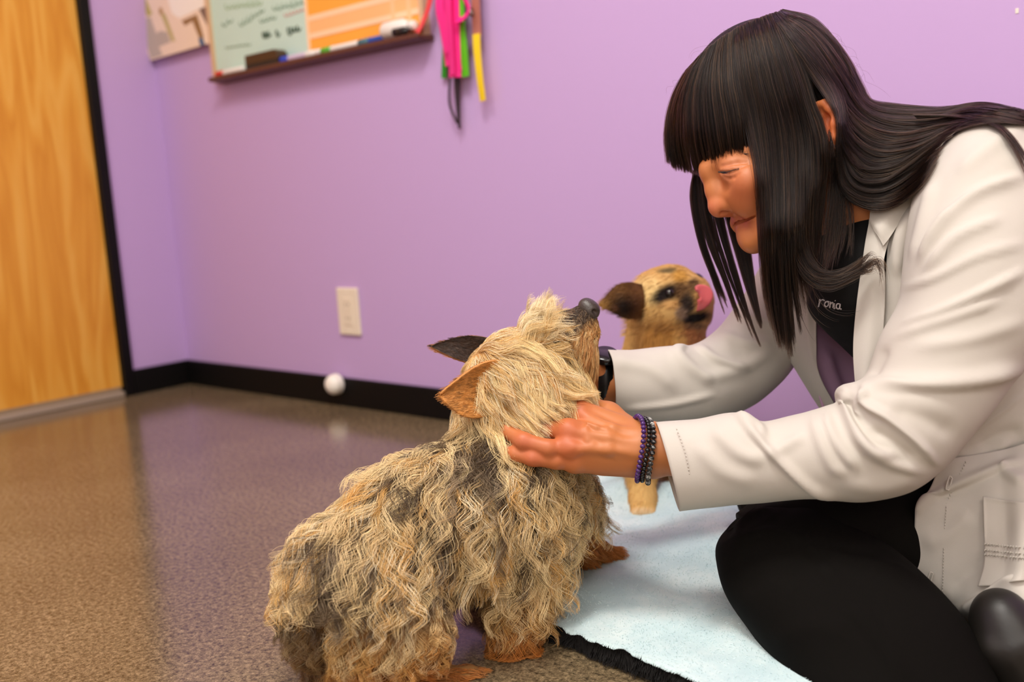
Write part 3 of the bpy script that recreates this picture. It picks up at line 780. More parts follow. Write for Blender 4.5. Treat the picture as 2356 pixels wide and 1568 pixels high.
def db_get(x, y):
    i = np.clip((y//4).astype(int)+10, 0, 419); j = np.clip((x//4).astype(int)+10, 0, 639); return DB[i, j]
db_add(V_)
body = mesh_obj('body', V_, F_, SKIN, woman)
def skin_color(V):
    C = np.tile(lin((192, 120, 70)), (len(V), 1))
    def blend(p, r, c, a=1.0):
        w = np.exp(-(np.linalg.norm(V-p, axis=1)/r)**2)*a
        C[:] = C*(1-w[:, None])+lin(c)*w[:, None]
    for p in (W(1325, 945, 1.066), W(1305, 990, 1.04), W(1303, 1030, 1.033)): blend(p, .017, (190, 92, 58), .6)
    for p in (W(1205, 1015, 1.037), W(1226, 1053, 1.034)): blend(p, .012, (200, 104, 80), .6)
    for p in (W(1160, 1037, 1.055), W(1150, 970, 1.08)): blend(p, .010, (212, 118, 100), .7)
    blend(W(1235, 1035, 1.03), .05, (186, 100, 60), .5)
    for s in (1, -1):
        blend(hp(1716, 440, .048*s), .026, (180, 92, 62), .6)
        blend(hp(1684, 513, .008*s), .010, (168, 78, 66), .8); blend(hp(1712, 508, .018*s), .009, (168, 78, 66), .8)
        blend(hp(1905, 290, .084*s), .035, (222, 112, 66), .7)
        blend(hp(1676, 392, .034*s), .016, (176, 110, 84), .5)
    blend(hp(1640, 480), .014, (206, 112, 84), .6)
    return C
set_colors(body, skin_color(V_))
# eyes, lashes, brows
EYEW = mat('eye', (40, 28, 22), 0.12, 0.6)
for s in (1, -1):
    c = hp(1685, 396, .031*s)
    prof = [(0.0122*sin(t), 0.0122*cos(t)) for t in np.linspace(0.02, pi-0.02, 20)]
    ax = HF*cos(radians(24))-HU*sin(radians(24))
    V, F = lathe_vf([(r, -h) for r, h in prof][::-1], c, -ax, 28)
    mesh_obj('eye', V, F, EYEW, woman)
LASH = mat('dark_brown_hair', (26, 17, 13), 0.5)
def lashes():
    P = []; L0 = resample(np.array(LIDP), 44)
    for s in (1,):
        for k, p in enumerate(L0):
            t = k/43; q0 = p if s > 0 else mirror(p); L = .0042*(0.5+0.7*t)*rng.uniform(.7, 1.1)
            d = HF*.75-HU*.62+s*HL*(.35*t+.1)
            P.append([q0+d*L*u+HU*L*.3*u*u for u in np.linspace(0, 1, 5)])
    return np.array(P)
Lp = lashes(); strands('eyelashes', Lp, np.linspace(.00028, .00008, 5), LASH, woman)
def brows():
    P = []
    for s in (1, -1):
        a, b, c = hp(1612, 386, .010*s), hp(1668, 353, .033*s), hp(1712, 352, .050*s)
        for k in range(46):
            t = rng.uniform(.45, 1); p = (1-t)**2*a+2*t*(1-t)*b+t*t*c+HU*rng.normal(0, .0016)+HF*.0005+HL*s*.001
            d = (c-a)/np.linalg.norm(c-a)+HU*rng.normal(.25-.5*t, .2); L = rng.uniform(.005, .008)
            P.append([p+d*L*u+HF*.0012*sin(u*2.4) for u in np.linspace(0, 1, 4)])
    return np.array(P)
strands('eyebrows', brows(), np.linspace(.00013, .00005, 4), LASH, woman)
# finger nails that show
NAIL = mat('nail', (214, 140, 122), 0.25)
for p, ax, tx in ((W(1163, 1033, 1.0525), W(1150, 1034, 1.056)-W(1180, 1040, 1.052), .0042),):
    ax = ax/np.linalg.norm(ax); up = (CAM-p)/np.linalg.norm(CAM-p); up = up+0.6*_U; up -= ax*(up@ax); up /= np.linalg.norm(up); sd = np.cross(ax, up)
    n = 9; V = np.array([p+ax*(u*.0052)+sd*(v*tx*(1-.25*max(u, 0)**2))+up*(.0015-.0022*v*v-.0004*u*u) for u in np.linspace(-1, 1, n) for v in np.linspace(-1, 1, n)])
    V, F = thicken(V, grid_faces(n, n), .0006); mesh_obj('fingernail', V, F, NAIL, woman)
# ------------------------------------------------------------------ clothes of the woman
def cloth(name, col, rough=0.75, sheen=0.0, sc=900, bs=0.12):
    m = mat(name, col, rough, 0.25)
    if sheen: bsdf(m).inputs['Sheen Weight'].default_value = sheen
    co = texco(m)
    w1 = nd(m, 'ShaderNodeTexNoise', Scale=sc, Detail=2.0); lk(m, co, w1.inputs[0]); bump(m, w1.outputs[0], bs, 0.0006)
    return m
COAT = cloth('white_twill', (200, 194, 185))
BLK = cloth('black_twill', (13, 11, 9), 0.85, 0.0, 1400, 0.25)
bsdf(BLK).inputs['Specular IOR Level'].default_value = .08
SHIRT = cloth('black_jersey', (10, 9, 9), 0.85)
def tube_cloth(name, st, m, fl=(), n=150, seg=110, sq=2.0, thick=0.0018, parent=None, wrinkle=0.0012, wsc=28):
    V, F = loft(st, n, seg, sq); F = fix_out(V, F); N = vnormals(V, F)
    V = folds(V, N, fl)
    if wrinkle:
        N = vnormals(V, F)
        h = np.array([noise.noise(Vector(v)*wsc) for v in V[::1]])*wrinkle
        V = V+N*h[:, None]
    V[:, 1] = np.minimum(V[:, 1], -.02); db_add(V)
    if thick: V, F = thicken(V, F, thick)
    return mesh_obj(name, V, F, m, parent or woman)
def sheet_cloth(name, rows, m, fl=(), n=70, mm=70, thick=0.0018, parent=None, wrinkle=0.0008, wsc=30):
    V, F = sheet(rows, n, mm); N = vnormals(V, F)
    if (N@_F).mean() > 0: F = F[:, ::-1].copy(); N = -N
    V = folds(V, N, fl)
    if wrinkle: V = V+N*(np.array([noise.noise(Vector(v)*wsc) for v in V])*wrinkle)[:, None]
    V[:, 1] = np.minimum(V[:, 1], -.02); db_add(V)
    if thick: V, F = thicken(V, F, thick)
    return mesh_obj(name, V, F, m, parent or woman)

hull = [(2095, 440, 2225, 284, 1.14, .05), (2125, 440, 2285, 272, 1.15, .085), (2120, 500, 2390, 292, 1.15, .115), (2150, 600, 2520, 400, 1.16, .125), (2190, 720, 2640, 560, 1.165, .125), (2245, 860, 2720, 770, 1.165, .120), (2290, 1010, 2770, 1000, 1.165, .118), (2330, 1200, 2800, 1240, 1.165, .125), (2350, 1370, 2800, 1400, 1.165, .14), (2360, 1440, 2780, 1460, 1.165, .13)]
V, F = loft(hull, 120, 100, 2.2); F = fix_out(V, F); N = vnormals(V, F); V = V+N*(np.array([noise.noise(Vector(v)*11) for v in V])*.004)[:, None]
V[:, 1] = np.minimum(V[:, 1], -.02); V[:, 2] = np.maximum(V[:, 2], .004)
V = np.vstack([V, V[:100].mean(0), V[-100:].mean(0)]); n0 = len(V)-2
hf = [tuple(f) for f in F]+[(i, (i+1) % 100, n0) for i in range(100)]+[(n0-100+(i+1) % 100, n0-100+i, n0+1) for i in range(100)]
coat = mesh_obj('coat', V, hf, COAT, woman)
sub(coat, woman)
sheet_cloth('side_panel', [[(2120, 800, 1.06), (2240, 780, 1.05), (2380, 740, 1.052), (2470, 710, 1.075)], [(2120, 900, 1.06), (2260, 880, 1.045), (2400, 850, 1.045), (2500, 830, 1.07)],
            [(2130, 1000, 1.06), (2270, 985, 1.045), (2400, 960, 1.040), (2520, 935, 1.065)], [(2140, 1072, 1.06), (2270, 1052, 1.05), (2400, 1022, 1.045), (2540, 1000, 1.065)]], COAT,
            [([(2240, 990), (2300, 950), (2356, 905)], 5, .002), ([(2190, 1050), (2260, 1040), (2330, 1015)], 12, .004), ([(2250, 1030), (2300, 1000), (2356, 990)], 18, -.004)], parent=coat)
# near sleeve
near = [(1510, 974, 1562, 1172, 1.037, .040), (1600, 966, 1640, 1164, 1.03, .044), (1690, 953, 1730, 1155, 1.02, .048), (1758, 972, 1800, 1148, 1.01, .05),
        (1838, 955, 1885, 1143, 1.0, .054), (1905, 938, 1985, 1148, .99, .058), (1936, 925, 2070, 1130, .985, .060), (1932, 902, 2145, 1085, .982, .060),
        (1948, 886, 2190, 1036, .98, .062), (2006, 862, 2245, 962, .98, .064), (2040, 770, 2335, 850, .98, .066), (2082, 690, 2420, 740, .98, .068),
        (2092, 600, 2440, 620, .985, .068), (2104, 490, 2430, 500, 1.0, .066), (2132, 395, 2400, 390, 1.015, .062), (2190, 315, 2365, 305, 1.03, .045), (2262, 275, 2345, 268, 1.04, .02)]
nf = [([(2356, 560), (2250, 590), (2150, 640), (2085, 660)], 9, .004), ([(2356, 620), (2260, 670), (2150, 720), (2080, 742)], 13, .0065, 1), ([(2300, 690), (2180, 735), (2060, 775)], 10, .004),
      ([(2356, 740), (2230, 780), (2100, 800)], 16, .003), ([(2356, 850), (2230, 880), (2080, 890), (1985, 888)], 22, .009, -1),
      ([(1985, 888), (1990, 930), (2040, 960), (2100, 1010), (2150, 1065)], 12, .0075, 1), ([(1945, 900), (1955, 960), (2000, 1030), (2060, 1045)], 14, .009, -1),
      ([(1965, 1000), (2030, 1055), (2120, 1085)], 10, .005), ([(1900, 950), (1920, 1010), (1975, 1080)], 13, .006), ([(1870, 955), (1890, 1020), (1920, 1075), (1950, 1090)], 14, .005),
      ([(1700, 960), (1730, 1000), (1790, 1060), (1860, 1120), (1930, 1146)], 12, .0075, 1), ([(1640, 985), (1700, 1040), (1760, 1060)], 16, .004), ([(1850, 1000), (1800, 1030), (1760, 1050)], 14, .0035),
      ([(1600, 1020), (1660, 1080), (1740, 1110)], 18, .003), ([(2000, 900), (1975, 925), (1980, 965)], 8, .005), ([(1690, 953), (1745, 985), (1760, 1010)], 10, .005),
      ([(2150, 420), (2120, 520), (2098, 600)], 12, .005), ([(2356, 400), (2250, 440), (2180, 500), (2120, 590)], 16, .007, 1), ([(2300, 500), (2200, 545), (2130, 620)], 14, .006, 1), ([(2190, 480), (2150, 540), (2120, 600)], 9, .004),
      ([(2356, 300), (2290, 330), (2200, 400)], 18, .004), ([(2040, 800), (2010, 870)], 12, -.004), ([(2200, 1000), (2120, 960), (2050, 935)], 24, -.004), ([(2000, 985), (2050, 1010), (2110, 1060)], 14, -.005),
      ([(1940, 1110), (2030, 1120), (2110, 1095)], 18, .003)]
tube_cloth('sleeve', near, COAT, nf, 190, 130, 2.15, parent=coat, wrinkle=.0016, wsc=22)
# far sleeve
far = [(1397, 806, 1409, 948, 1.212, .036), (1460, 805, 1480, 966, 1.22, .040), (1530, 798, 1560, 972, 1.23, .044), (1598, 792, 1655, 962, 1.25, .048), (1645, 764, 1730, 930, 1.265, .050),
       (1690, 715, 1790, 882, 1.275, .052), (1730, 655, 1838, 822, 1.28, .054), (1765, 595, 1890, 760, 1.285, .056), (1810, 535, 1950, 700, 1.29, .058)]
ff = [([(1400, 830), (1500, 850), (1560, 900)], 16, .004), ([(1545, 800), (1580, 840), (1640, 880)], 13, .006), ([(1600, 795), (1650, 830), (1720, 850)], 13, .006, 1), ([(1430, 940), (1540, 930), (1640, 908)], 7, .004),
      ([(1660, 770), (1720, 790), (1780, 790)], 12, .005), ([(1620, 870), (1700, 850), (1780, 800)], 14, .004), ([(1560, 790), (1575, 806)], 16, .005), ([(1700, 720), (1760, 740), (1820, 740)], 13, .004)]
tube_cloth('sleeve', far, COAT, ff, 130, 100, 2.1, parent=coat, wrinkle=.0016, wsc=22)
# cuff hems
def hem(poly, d0, name='cuff_stitching'):
    its = []
    P = resample(np.array([(x, y, d) for x, y, d in poly], float), 40)
    for i in range(0, 38, 2):
        its.append(tube_vf(P3(P[i:i+2]+np.array([0, 0, .0008])), .0006, 5))
    V, F = join_vf(its); o = mesh_obj(name, V, F, COAT, coat); o['kind'] = 'stuff'
hem([(1556, 985, 1.0035), (1576, 1040, .9905), (1586, 1090, .9905), (1590, 1140, 1.0025)], 0)
# near front: body panel, lapel and collar
sheet_cloth('front_panel', [[(2150, 372, 1.04), (2185, 345, 1.03), (2250, 320, 1.03)], [(2092, 450, 1.045), (2140, 440, 1.03), (2220, 430, 1.03)], [(2052, 520, 1.05), (2100, 520, 1.032), (2200, 530, 1.03)],
            [(2040, 610, 1.05), (2090, 610, 1.036), (2190, 620, 1.03)], [(2034, 700, 1.05), (2080, 700, 1.04), (2180, 710, 1.03)], [(2024, 790, 1.05), (2070, 790, 1.045), (2170, 800, 1.03)], [(1994, 892, 1.05), (2050, 900, 1.05), (2150, 910, 1.04)], [(1978, 960, 1.05), (2040, 990, 1.05), (2150, 1000, 1.045)]],
            COAT, [([(2120, 470), (2075, 540), (2062, 640)], 14, .006), ([(2098, 560), (2082, 640)], 10, -.005)], parent=coat)
sheet_cloth('lapel', [[(2004, 492, 1.062), (2036, 486, 1.050), (2070, 470, 1.044)], [(1994, 545, 1.062), (2020, 548, 1.050), (2046, 550, 1.045)], [(1986, 600, 1.061), (2008, 600, 1.049), (2034, 600, 1.044)], [(1978, 650, 1.06), (2005, 650, 1.048), (2036, 648, 1.044)], [(1967, 740, 1.06), (2000, 740, 1.048), (2034, 735, 1.044)],
            [(1964, 820, 1.06), (1995, 818, 1.048), (2026, 805, 1.046)], [(1970, 890, 1.06), (1985, 890, 1.05), (2000, 872, 1.048)], [(1978, 930, 1.06), (1986, 935, 1.052), (1992, 930, 1.05)]], COAT, [([(2000, 500), (2022, 540), (2030, 580)], 3, .0018), ([(2032, 580), (2038, 650), (2036, 740)], 5, .002)], parent=coat)
sheet_cloth('collar', [[(2112, 396, 1.062), (2128, 412, 1.043), (2132, 424, 1.038)], [(2055, 430, 1.064), (2085, 452, 1.042), (2100, 466, 1.038)], [(2012, 470, 1.062), (2045, 490, 1.043), (2072, 508, 1.040)], [(2002, 500, 1.058), (2024, 524, 1.043), (2046, 548, 1.040)], [(2012, 530, 1.050), (2022, 545, 1.044), (2032, 566, 1.042)]], COAT, [], parent=coat)
# far front panel hanging beside the shirt, a mauve sheet behind it and the far collar
sheet_cloth('front_panel', [[(1770, 600, 1.24), (1830, 600, 1.21), (1872, 600, 1.19)], [(1770, 700, 1.24), (1830, 700, 1.21), (1878, 700, 1.19)], [(1800, 790, 1.24), (1845, 790, 1.215), (1879, 790, 1.20)], [(1836, 858, 1.24), (1862, 858, 1.22), (1886, 858, 1.21)], [(1900, 962, 1.24), (1915, 962, 1.225), (1936, 962, 1.215)], [(1950, 1060, 1.24), (1960, 1060, 1.23), (1975, 1060, 1.22)]], COAT, [([(1860, 640), (1866, 800), (1915, 950)], 8, .002)], parent=coat)
sheet_cloth('inner_panel', [[(1860, 640, 1.215), (1960, 640, 1.235), (2080, 640, 1.24)], [(1868, 740, 1.215), (1960, 740, 1.24), (2080, 740, 1.24)], [(1872, 850, 1.22), (1960, 850, 1.25), (2080, 850, 1.24)], [(1900, 960, 1.225), (1980, 960, 1.25), (2100, 960, 1.24)], [(1950, 1060, 1.23), (2000, 1060, 1.25), (2120, 1060, 1.24)]],
            cloth('mauve_cloth', (214, 170, 204)), [([(1890, 800), (1920, 880), (1950, 960)], 16, .006)], parent=coat)
sheet_cloth('collar', [[(1850, 470, 1.20), (1868, 480, 1.21), (1885, 500, 1.215)], [(1838, 530, 1.18), (1858, 535, 1.19), (1880, 540, 1.20)], [(1836, 570, 1.18), (1856, 575, 1.185), (1876, 580, 1.195)], [(1842, 610, 1.19), (1858, 612, 1.19), (1874, 612, 1.195)]], COAT, [], parent=coat)
# skirt of the coat lying over the hip
sk = [[(2168, 1058, 1.05), (2240, 1046, 1.045), (2310, 1034, 1.04), (2400, 1010, 1.04), (2600, 980, 1.10)], [(2150, 1100, 1.05), (2225, 1090, 1.035), (2300, 1078, 1.025), (2400, 1060, 1.02), (2600, 1030, 1.10)],
      [(2132, 1140, 1.05), (2220, 1135, 1.03), (2300, 1125, 1.01), (2400, 1110, 1.00), (2600, 1090, 1.10)], [(2108, 1165, 1.045), (2210, 1180, 1.025), (2300, 1180, 1.0), (2400, 1180, .985), (2600, 1170, 1.10)],
      [(2104, 1250, 1.045), (2205, 1260, 1.02), (2300, 1262, .99), (2400, 1262, .97), (2600, 1260, 1.10)], [(2103, 1330, 1.045), (2190, 1345, 1.018), (2290, 1340, .985), (2400, 1330, .96), (2600, 1330, 1.09)],
      [(2150, 1385, 1.04), (2215, 1400, 1.012), (2290, 1385, .975), (2400, 1360, .95), (2600, 1380, 1.07)], [(2225, 1432, 1.03), (2250, 1425, 1.005), (2300, 1408, .97), (2400, 1385, .945), (2600, 1420, 1.05)]]
skf = [([(2130, 1150), (2220, 1110), (2356, 1060)], 14, .007, 1), ([(2105, 1180), (2130, 1150), (2160, 1140)], 10, .004), ([(2356, 1110), (2320, 1090), (2300, 1075)], 12, .005), ([(2120, 1250), (2180, 1230), (2240, 1180)], 22, .004), ([(2180, 1360), (2250, 1300), (2300, 1260)], 20, -.004),
       ([(2205, 1402), (2270, 1372), (2356, 1318)], 18, .010, -1), ([(2356, 1180), (2330, 1210), (2320, 1250)], 12, -.003)]
sheet_cloth('skirt', sk, COAT, skf, 90, 90, .002, coat, .0012)
def skirt_pt(x, y, lift=.0):
    """point of the skirt seen at a pixel, raised towards the lens"""
    A = catmull(np.array(sk, float), np.linspace(0, len(sk)-1, 40)); A = catmull(A.transpose(1, 0, 2), np.linspace(0, 4, 40)).reshape(-1, 3)
    k = np.argsort((A[:, 0]-x)**2+(A[:, 1]-y)**2)[:4]; return W(x, y, A[k, 2].mean()-lift)
pk = np.array([[(2262, 1142), (2310, 1150), (2360, 1156), (2440, 1160)], [(2264, 1200), (2312, 1205), (2362, 1205), (2440, 1205)], [(2266, 1252), (2314, 1258), (2364, 1262), (2440, 1262)], [(2264, 1300), (2310, 1310), (2360, 1310), (2440, 1310)], [(2250, 1348), (2300, 1345), (2350, 1335), (2440, 1335)]], float)
pr = [[(x, y, topix(skirt_pt(x, y, .006))[2]) for x, y in r] for r in pk]
sheet_cloth('pocket', pr, COAT, [([(2262, 1145), (2330, 1152), (2356, 1156)], 4, .0015), ([(2263, 1145), (2266, 1250)], 3, .0012)], 50, 50, .0018, coat, .0005)
its = []
for row, dy in ((0, 0), (1, 14), (2, 24)):
    for k in range(24):
        x = 2268+k*6.5; y = 1252+dy+k*.62
        c = skirt_pt(x, y, .0078); V, F = tube_vf([c+_R*.0012, c-_R*.0008+_U*.0012, c-_R*.0014-_U*.0006], .0008, 5); its.append((V, F))
V_, F_ = join_vf(its); o = mesh_obj('pocket_band', V_, F_, COAT, coat); o['kind'] = 'stuff'
def buttonhole(x0, y0, x1, y1, w=4.5):
    a = skirt_pt(x0, y0, .0075); b = skirt_pt(x1, y1, .0075); s = np.cross((b-a)/np.linalg.norm(b-a), _F); its = []
    loop = [a+s*.0018, b+s*.0018, b+(b-a)*.06, b-s*.0018, a-s*.0018, a-(b-a)*.06, a+s*.0018]
    V, F = tube_vf(resample(loop, 40), .0009, 6); mesh_obj('buttonhole', V, F, COAT, coat)
buttonhole(2187, 1098, 2180, 1124); buttonhole(2143, 1318, 2136, 1342)
# stitched front edge
its = []
for k in range(46):
    t = k/45; x = np.interp(t, [0, .3, .55, 1], [2222, 2178, 2172, 2168]); y = 1060+t*310; c = skirt_pt(x, y, .0024)
    its.append(tube_vf([c, c-_U*.0022], .0005, 4))
V_, F_ = join_vf(its); o = mesh_obj('front_stitching', V_, F_, COAT, coat); o['kind'] = 'stuff'

# shirt with its embroidered name
sh = [(1898, 478, 2090, 440, 1.13, .045), (1882, 530, 2110, 500, 1.13, .062), (1868, 610, 2130, 560, 1.13, .072), (1866, 680, 2150, 620, 1.132, .076), (1874, 722, 2190, 670, 1.135, .078), (1925, 775, 2230, 720, 1.135, .080), (1990, 840, 2290, 790, 1.14, .082), (2080, 960, 2380, 920, 1.15, .07), (2150, 1100, 2460, 1060, 1.17, .06), (2200, 1220, 2520, 1200, 1.18, .06)]
shirt = tube_cloth('shirt', sh, SHIRT, [], 110, 80, 2.2, parent=woman); sub(shirt, woman)
THREAD = mat('grey_thread', (170, 160, 160), 0.6)
def shirt_pt(x, y):
    V, F = loft(sh, 110, 80, 2.2); t = topix(V); m = np.hypot(t[:, 0]-x, t[:, 1]-y) < 16
    return W(x, y, t[m, 2].min()-.0022)
# 'ronia' in stitched script
glyph = [[(1883, 704), (1887, 686), (1885, 692), (1892, 687), (1897, 690)], [(1901, 691), (1897, 697), (1899, 703), (1905, 701), (1906, 694), (1901, 691), (1908, 692)], [(1909, 706), (1911, 692), (1910, 698), (1915, 693), (1917, 699), (1916, 706)],
         [(1920, 695), (1919, 707), (1922, 706)], [(1921, 689), (1922, 690)], [(1932, 697), (1926, 697), (1924, 704), (1928, 709), (1932, 705), (1933, 697), (1932, 707), (1936, 709)]]
its = []
for g in glyph:
    g = np.array(g, float); gx, gy = g.mean(0); dd = topix(shirt_pt(gx, gy))[2]-.003
    its.append(tube_vf(W(*np.array([(x, y+2, dd) for x, y in resample(np.array([(x, y, 0) for x, y in g], float), 24)[:, :2]]).T), .0008, 5))
V_, F_ = join_vf(its); mesh_obj('embroidery', V_, F_, THREAD, shirt)

# trousers: both folded legs in one piece
shin = [(1672, 1222, 1735, 1166, 1.105, .022), (1652, 1250, 1800, 1160, 1.10, .048), (1648, 1290, 1880, 1165, 1.09, .062), (1668, 1362, 1995, 1225, 1.06, .076), (1722, 1445, 2112, 1318, 1.02, .080), (1790, 1540, 2205, 1420, .985, .080), (1850, 1640, 2280, 1560, .955, .080), (1930, 1780, 2330, 1720, .93, .078)]
thigh = [(1700, 1182, 1730, 1270, 1.11, .03), (1760, 1150, 1830, 1300, 1.11, .062), (1900, 1118, 1965, 1330, 1.10, .075), (2050, 1085, 2125, 1372, 1.11, .062), (2200, 1050, 2290, 1410, 1.14, .065), (2420, 1010, 2480, 1430, 1.17, .08)]
farleg = [(1700, 1158, 1712, 1192, 1.26, .02), (1760, 1120, 1790, 1230, 1.26, .055), (1950, 1080, 1990, 1260, 1.25, .07), (2150, 1050, 2200, 1280, 1.24, .08), (2420, 1000, 2460, 1320, 1.22, .09)]
crease = [([(1840, 1235), (1900, 1310), (1975, 1410), (2050, 1510), (2100, 1580)], 6, .0060, 1), ([(1860, 1262), (1960, 1285), (2060, 1310), (2110, 1335)], 10, .004), ([(1680, 1250), (1760, 1225), (1850, 1240)], 14, .004), ([(1700, 1360), (1780, 1320), (1850, 1330)], 24, -.003), ([(1780, 1480), (1870, 1440), (1960, 1460)], 28, .003), ([(1690, 1230), (1720, 1190), (1780, 1165)], 10, .004)]
parts = []
for st in (shin, thigh, farleg):
    V, F = loft(st, 110, 90, 2.2); F = fix_out(V, F); N = vnormals(V, F); V = folds(V, N, crease if st is not farleg else [])
    N = vnormals(V, F); V = V+N*(np.array([noise.noise(Vector(v)*16) for v in V])*.0025)[:, None]
    V[:, 2] = np.maximum(V[:, 2], .004+.018*(V[:, 2] < .02)*0)
    n0 = len(V); k = 90
    c0, c1 = V[:k].mean(0), V[-k:].mean(0)
    V = np.vstack([V, c0, c1]); cap = [(i, (i+1) % k, n0, n0) for i in range(k)]+[(n0-k+i, n0-k+(i+1) % k, n0+1, n0+1) for i in range(k)]
    parts.append((V, [tuple(f) for f in F]+[tuple(dict.fromkeys(c)) for c in cap]))
V_, F_ = join_vf(parts); mesh_obj('trousers', V_, F_, BLK, woman)

# black leather shoe of the folded far foot
LEA = mat('black_leather', (24, 21, 18), 0.45, 0.5); noise_bump(LEA, 260, .12, .0008)
f = Field()
f.chain([W(2302, 1412, .955), W(2330, 1480, .945), W(2400, 1560, .94), W(2470, 1660, .94)], [.020, .034, .036, .030], .02)
f.ell(W(2300, 1425, .952), (.024, .028, .030), np.stack([_R, _U, _F]), .014)
f.chain([W(2278, 1420, .948), W(2283, 1490, .934), W(2330, 1570, .93)], [.006, .008, .009], .012)
V_, F_ = f.mesh(.0025); V_ = relax(V_, F_, 2); shoe = sub(mesh_obj('shoe', V_, F_, LEA, woman), woman)
V_, F_ = tube_vf(resample(P3([(2262, 1400, .975), (2252, 1450, .965), (2268, 1510, .955), (2320, 1580, .945), (2390, 1660, .94)]), 40), .008, 8); mesh_obj('sole', V_, F_, mat('black_rubber', (18, 17, 16), .7), shoe)

# ------------------------------------------------------------------ bracelets and watch
def bead_mesh(name, r, m, seg=12, rings=8):
    prof = [(r*sin(t), -r*.85*cos(t)) for t in np.linspace(0.12, pi-.12, rings)]
    V, F = lathe_vf(prof, (0, 0, 0), (0, 0, 1), seg); me = bpy.data.meshes.new(name); me.from_pydata([tuple(v) for v in V], [], F)
    me.polygons.foreach_set('use_smooth', [True]*len(me.polygons)); me.materials.append(m); return me
def bracelet(xc, yc, d, hh, hd, r, mats, lab, lean):
    c = W(xc, yc, d); n = int(2*pi*math.sqrt((hh*hh+hd*hd)/2)/(r*1.72))
    cord = [c+hh*cos(t)*(_U+lean*_R)+hd*sin(t)*(-_F)+.0025*sin(2*t)*_R for t in np.linspace(0, 2*pi, 40)]
    V, F = tube_vf(cord, .0006, 6); b = mesh_obj('bracelet', V, F, mat('elastic_cord', (30, 26, 26), .6), woman); b['label'] = lab; sub(b, woman)
    meshes = [bead_mesh('bead', r, m) for m in mats]
    for k in range(n):
        t = 2*pi*k/n; p = c+hh*cos(t)*(_U+lean*_R)+hd*sin(t)*(-_F)+.0025*sin(2*t)*_R
        tan = -hh*sin(t)*(_U+lean*_R)-hd*cos(t)*_F
        o = bpy.data.objects.new('bead', meshes[(k*7+k//3) % len(meshes)]); COL.objects.link(o); o.parent = b
        o.location = Vector(p-np.array(ROOT[woman.name])); o.rotation_mode = 'QUATERNION'; o.rotation_quaternion = Vector(tan).to_track_quat('Z', 'X')
def stone(name, c, r=.18, sp=.6):
    m = mat(name, c, r, sp); return m
AM = stone('amethyst', (84, 46, 122)); AM2 = stone('dark_amethyst', (64, 34, 96)); bsdf(AM).inputs['Transmission Weight'].default_value = .25
ON = stone('onyx', (14, 13, 14), .2)
def speck(name, a, b, th):
    m = mat(name, a, .35, .5); n = nd(m, 'ShaderNodeTexNoise', Scale=520.0, Detail=3.0); lk(m, texco(m), n.inputs[0]); r = ramp(m, [(th-.04, a), (th+.04, b)]); lk(m, n.outputs[0], r.inputs[0]); lk(m, r.outputs[0], bsdf(m).inputs['Base Color']); return m
SP1 = speck('speckled_stone', (28, 28, 28), (150, 150, 148), .56); SP2 = speck('pale_stone', (60, 60, 60), (178, 178, 174), .46); SP3 = speck('dark_stone', (22, 22, 24), (120, 120, 120), .62)
bracelet(1468, 1031, 1.046, .0345, .0300, .0029, [AM, AM2, AM], 'purple bead bracelet nearest the hand', .02)
bracelet(1480, 1033, 1.045, .0332, .0295, .0027, [ON], 'black bead bracelet between the other two', .03)
bracelet(1491, 1037, 1.044, .0338, .0298, .0031, [SP1, SP3, SP2, SP1, SP3], 'speckled grey bead bracelet nearest the cuff', .0)
wc = W(1389, 872, 1.222)
ring = []
for w in (-.009, .009):
    for rr in (.0305, .0325):
        ring.append([wc+_R*w+rr*cos(t)*_U-rr*.82*sin(t)*_F for t in np.linspace(0, 2*pi, 36, endpoint=False)])
A, B, C_, D_ = [np.array(x) for x in ring]
V_ = np.vstack([A, B, D_, C_]); k = 36
F_ = [(r*k+i, r*k+(i+1) % k, ((r+1) % 4)*k+(i+1) % k, ((r+1) % 4)*k+i) for r in range(4) for i in range(k)]
w = sub(mesh_obj('wristwatch', V_, F_, mat('black_strap', (16, 17, 18), .4), woman), woman); w['label'] = 'black wristwatch on the far wrist'
cc = wc+.0325*(.8*_U-.5*_F)
V_, F_ = lathe_vf([(.0, 0), (.016, 0), (.0175, .002), (.0175, .007), (.0155, .009), (0, .009)], cc, .8*_U-.5*_F, 28); mesh_obj('case', V_, F_, ON, w)
# ------------------------------------------------------------------ her long dark hair
def hair_mat(name, col, rough=.3, rad=.35, use_attr=False, coat=.0, rnd=.0):
    m = bpy.data.materials.new(name); m.use_nodes = True; nt = m.node_tree; nt.nodes.clear()
    o = nt.nodes.new('ShaderNodeOutputMaterial'); h = nt.nodes.new('ShaderNodeBsdfHairPrincipled'); h.model = 'CHIANG'; h.parametrization = 'COLOR'
    c = lin(col); h.inputs['Color'].default_value = (*c, 1); h.inputs['Roughness'].default_value = rough; h.inputs['Radial Roughness'].default_value = rad
    h.inputs['Random Roughness'].default_value = .1; h.inputs['Coat'].default_value = coat
    if use_attr:
        a = nt.nodes.new('ShaderNodeAttribute'); a.attribute_name = 'col'; nt.links.new(a.outputs['Color'], h.inputs['Color'])
    nt.links.new(h.outputs[0], o.inputs[0]); return m
HAIR = hair_mat('dark_brown_hair_strands', (52, 36, 26), .28, .5, True)
for n_ in HAIR.node_tree.nodes:
    if n_.type == 'BSDF_HAIR_PRINCIPLED': n_.inputs['IOR'].default_value = 1.33
SKC = hp(1768, 232)
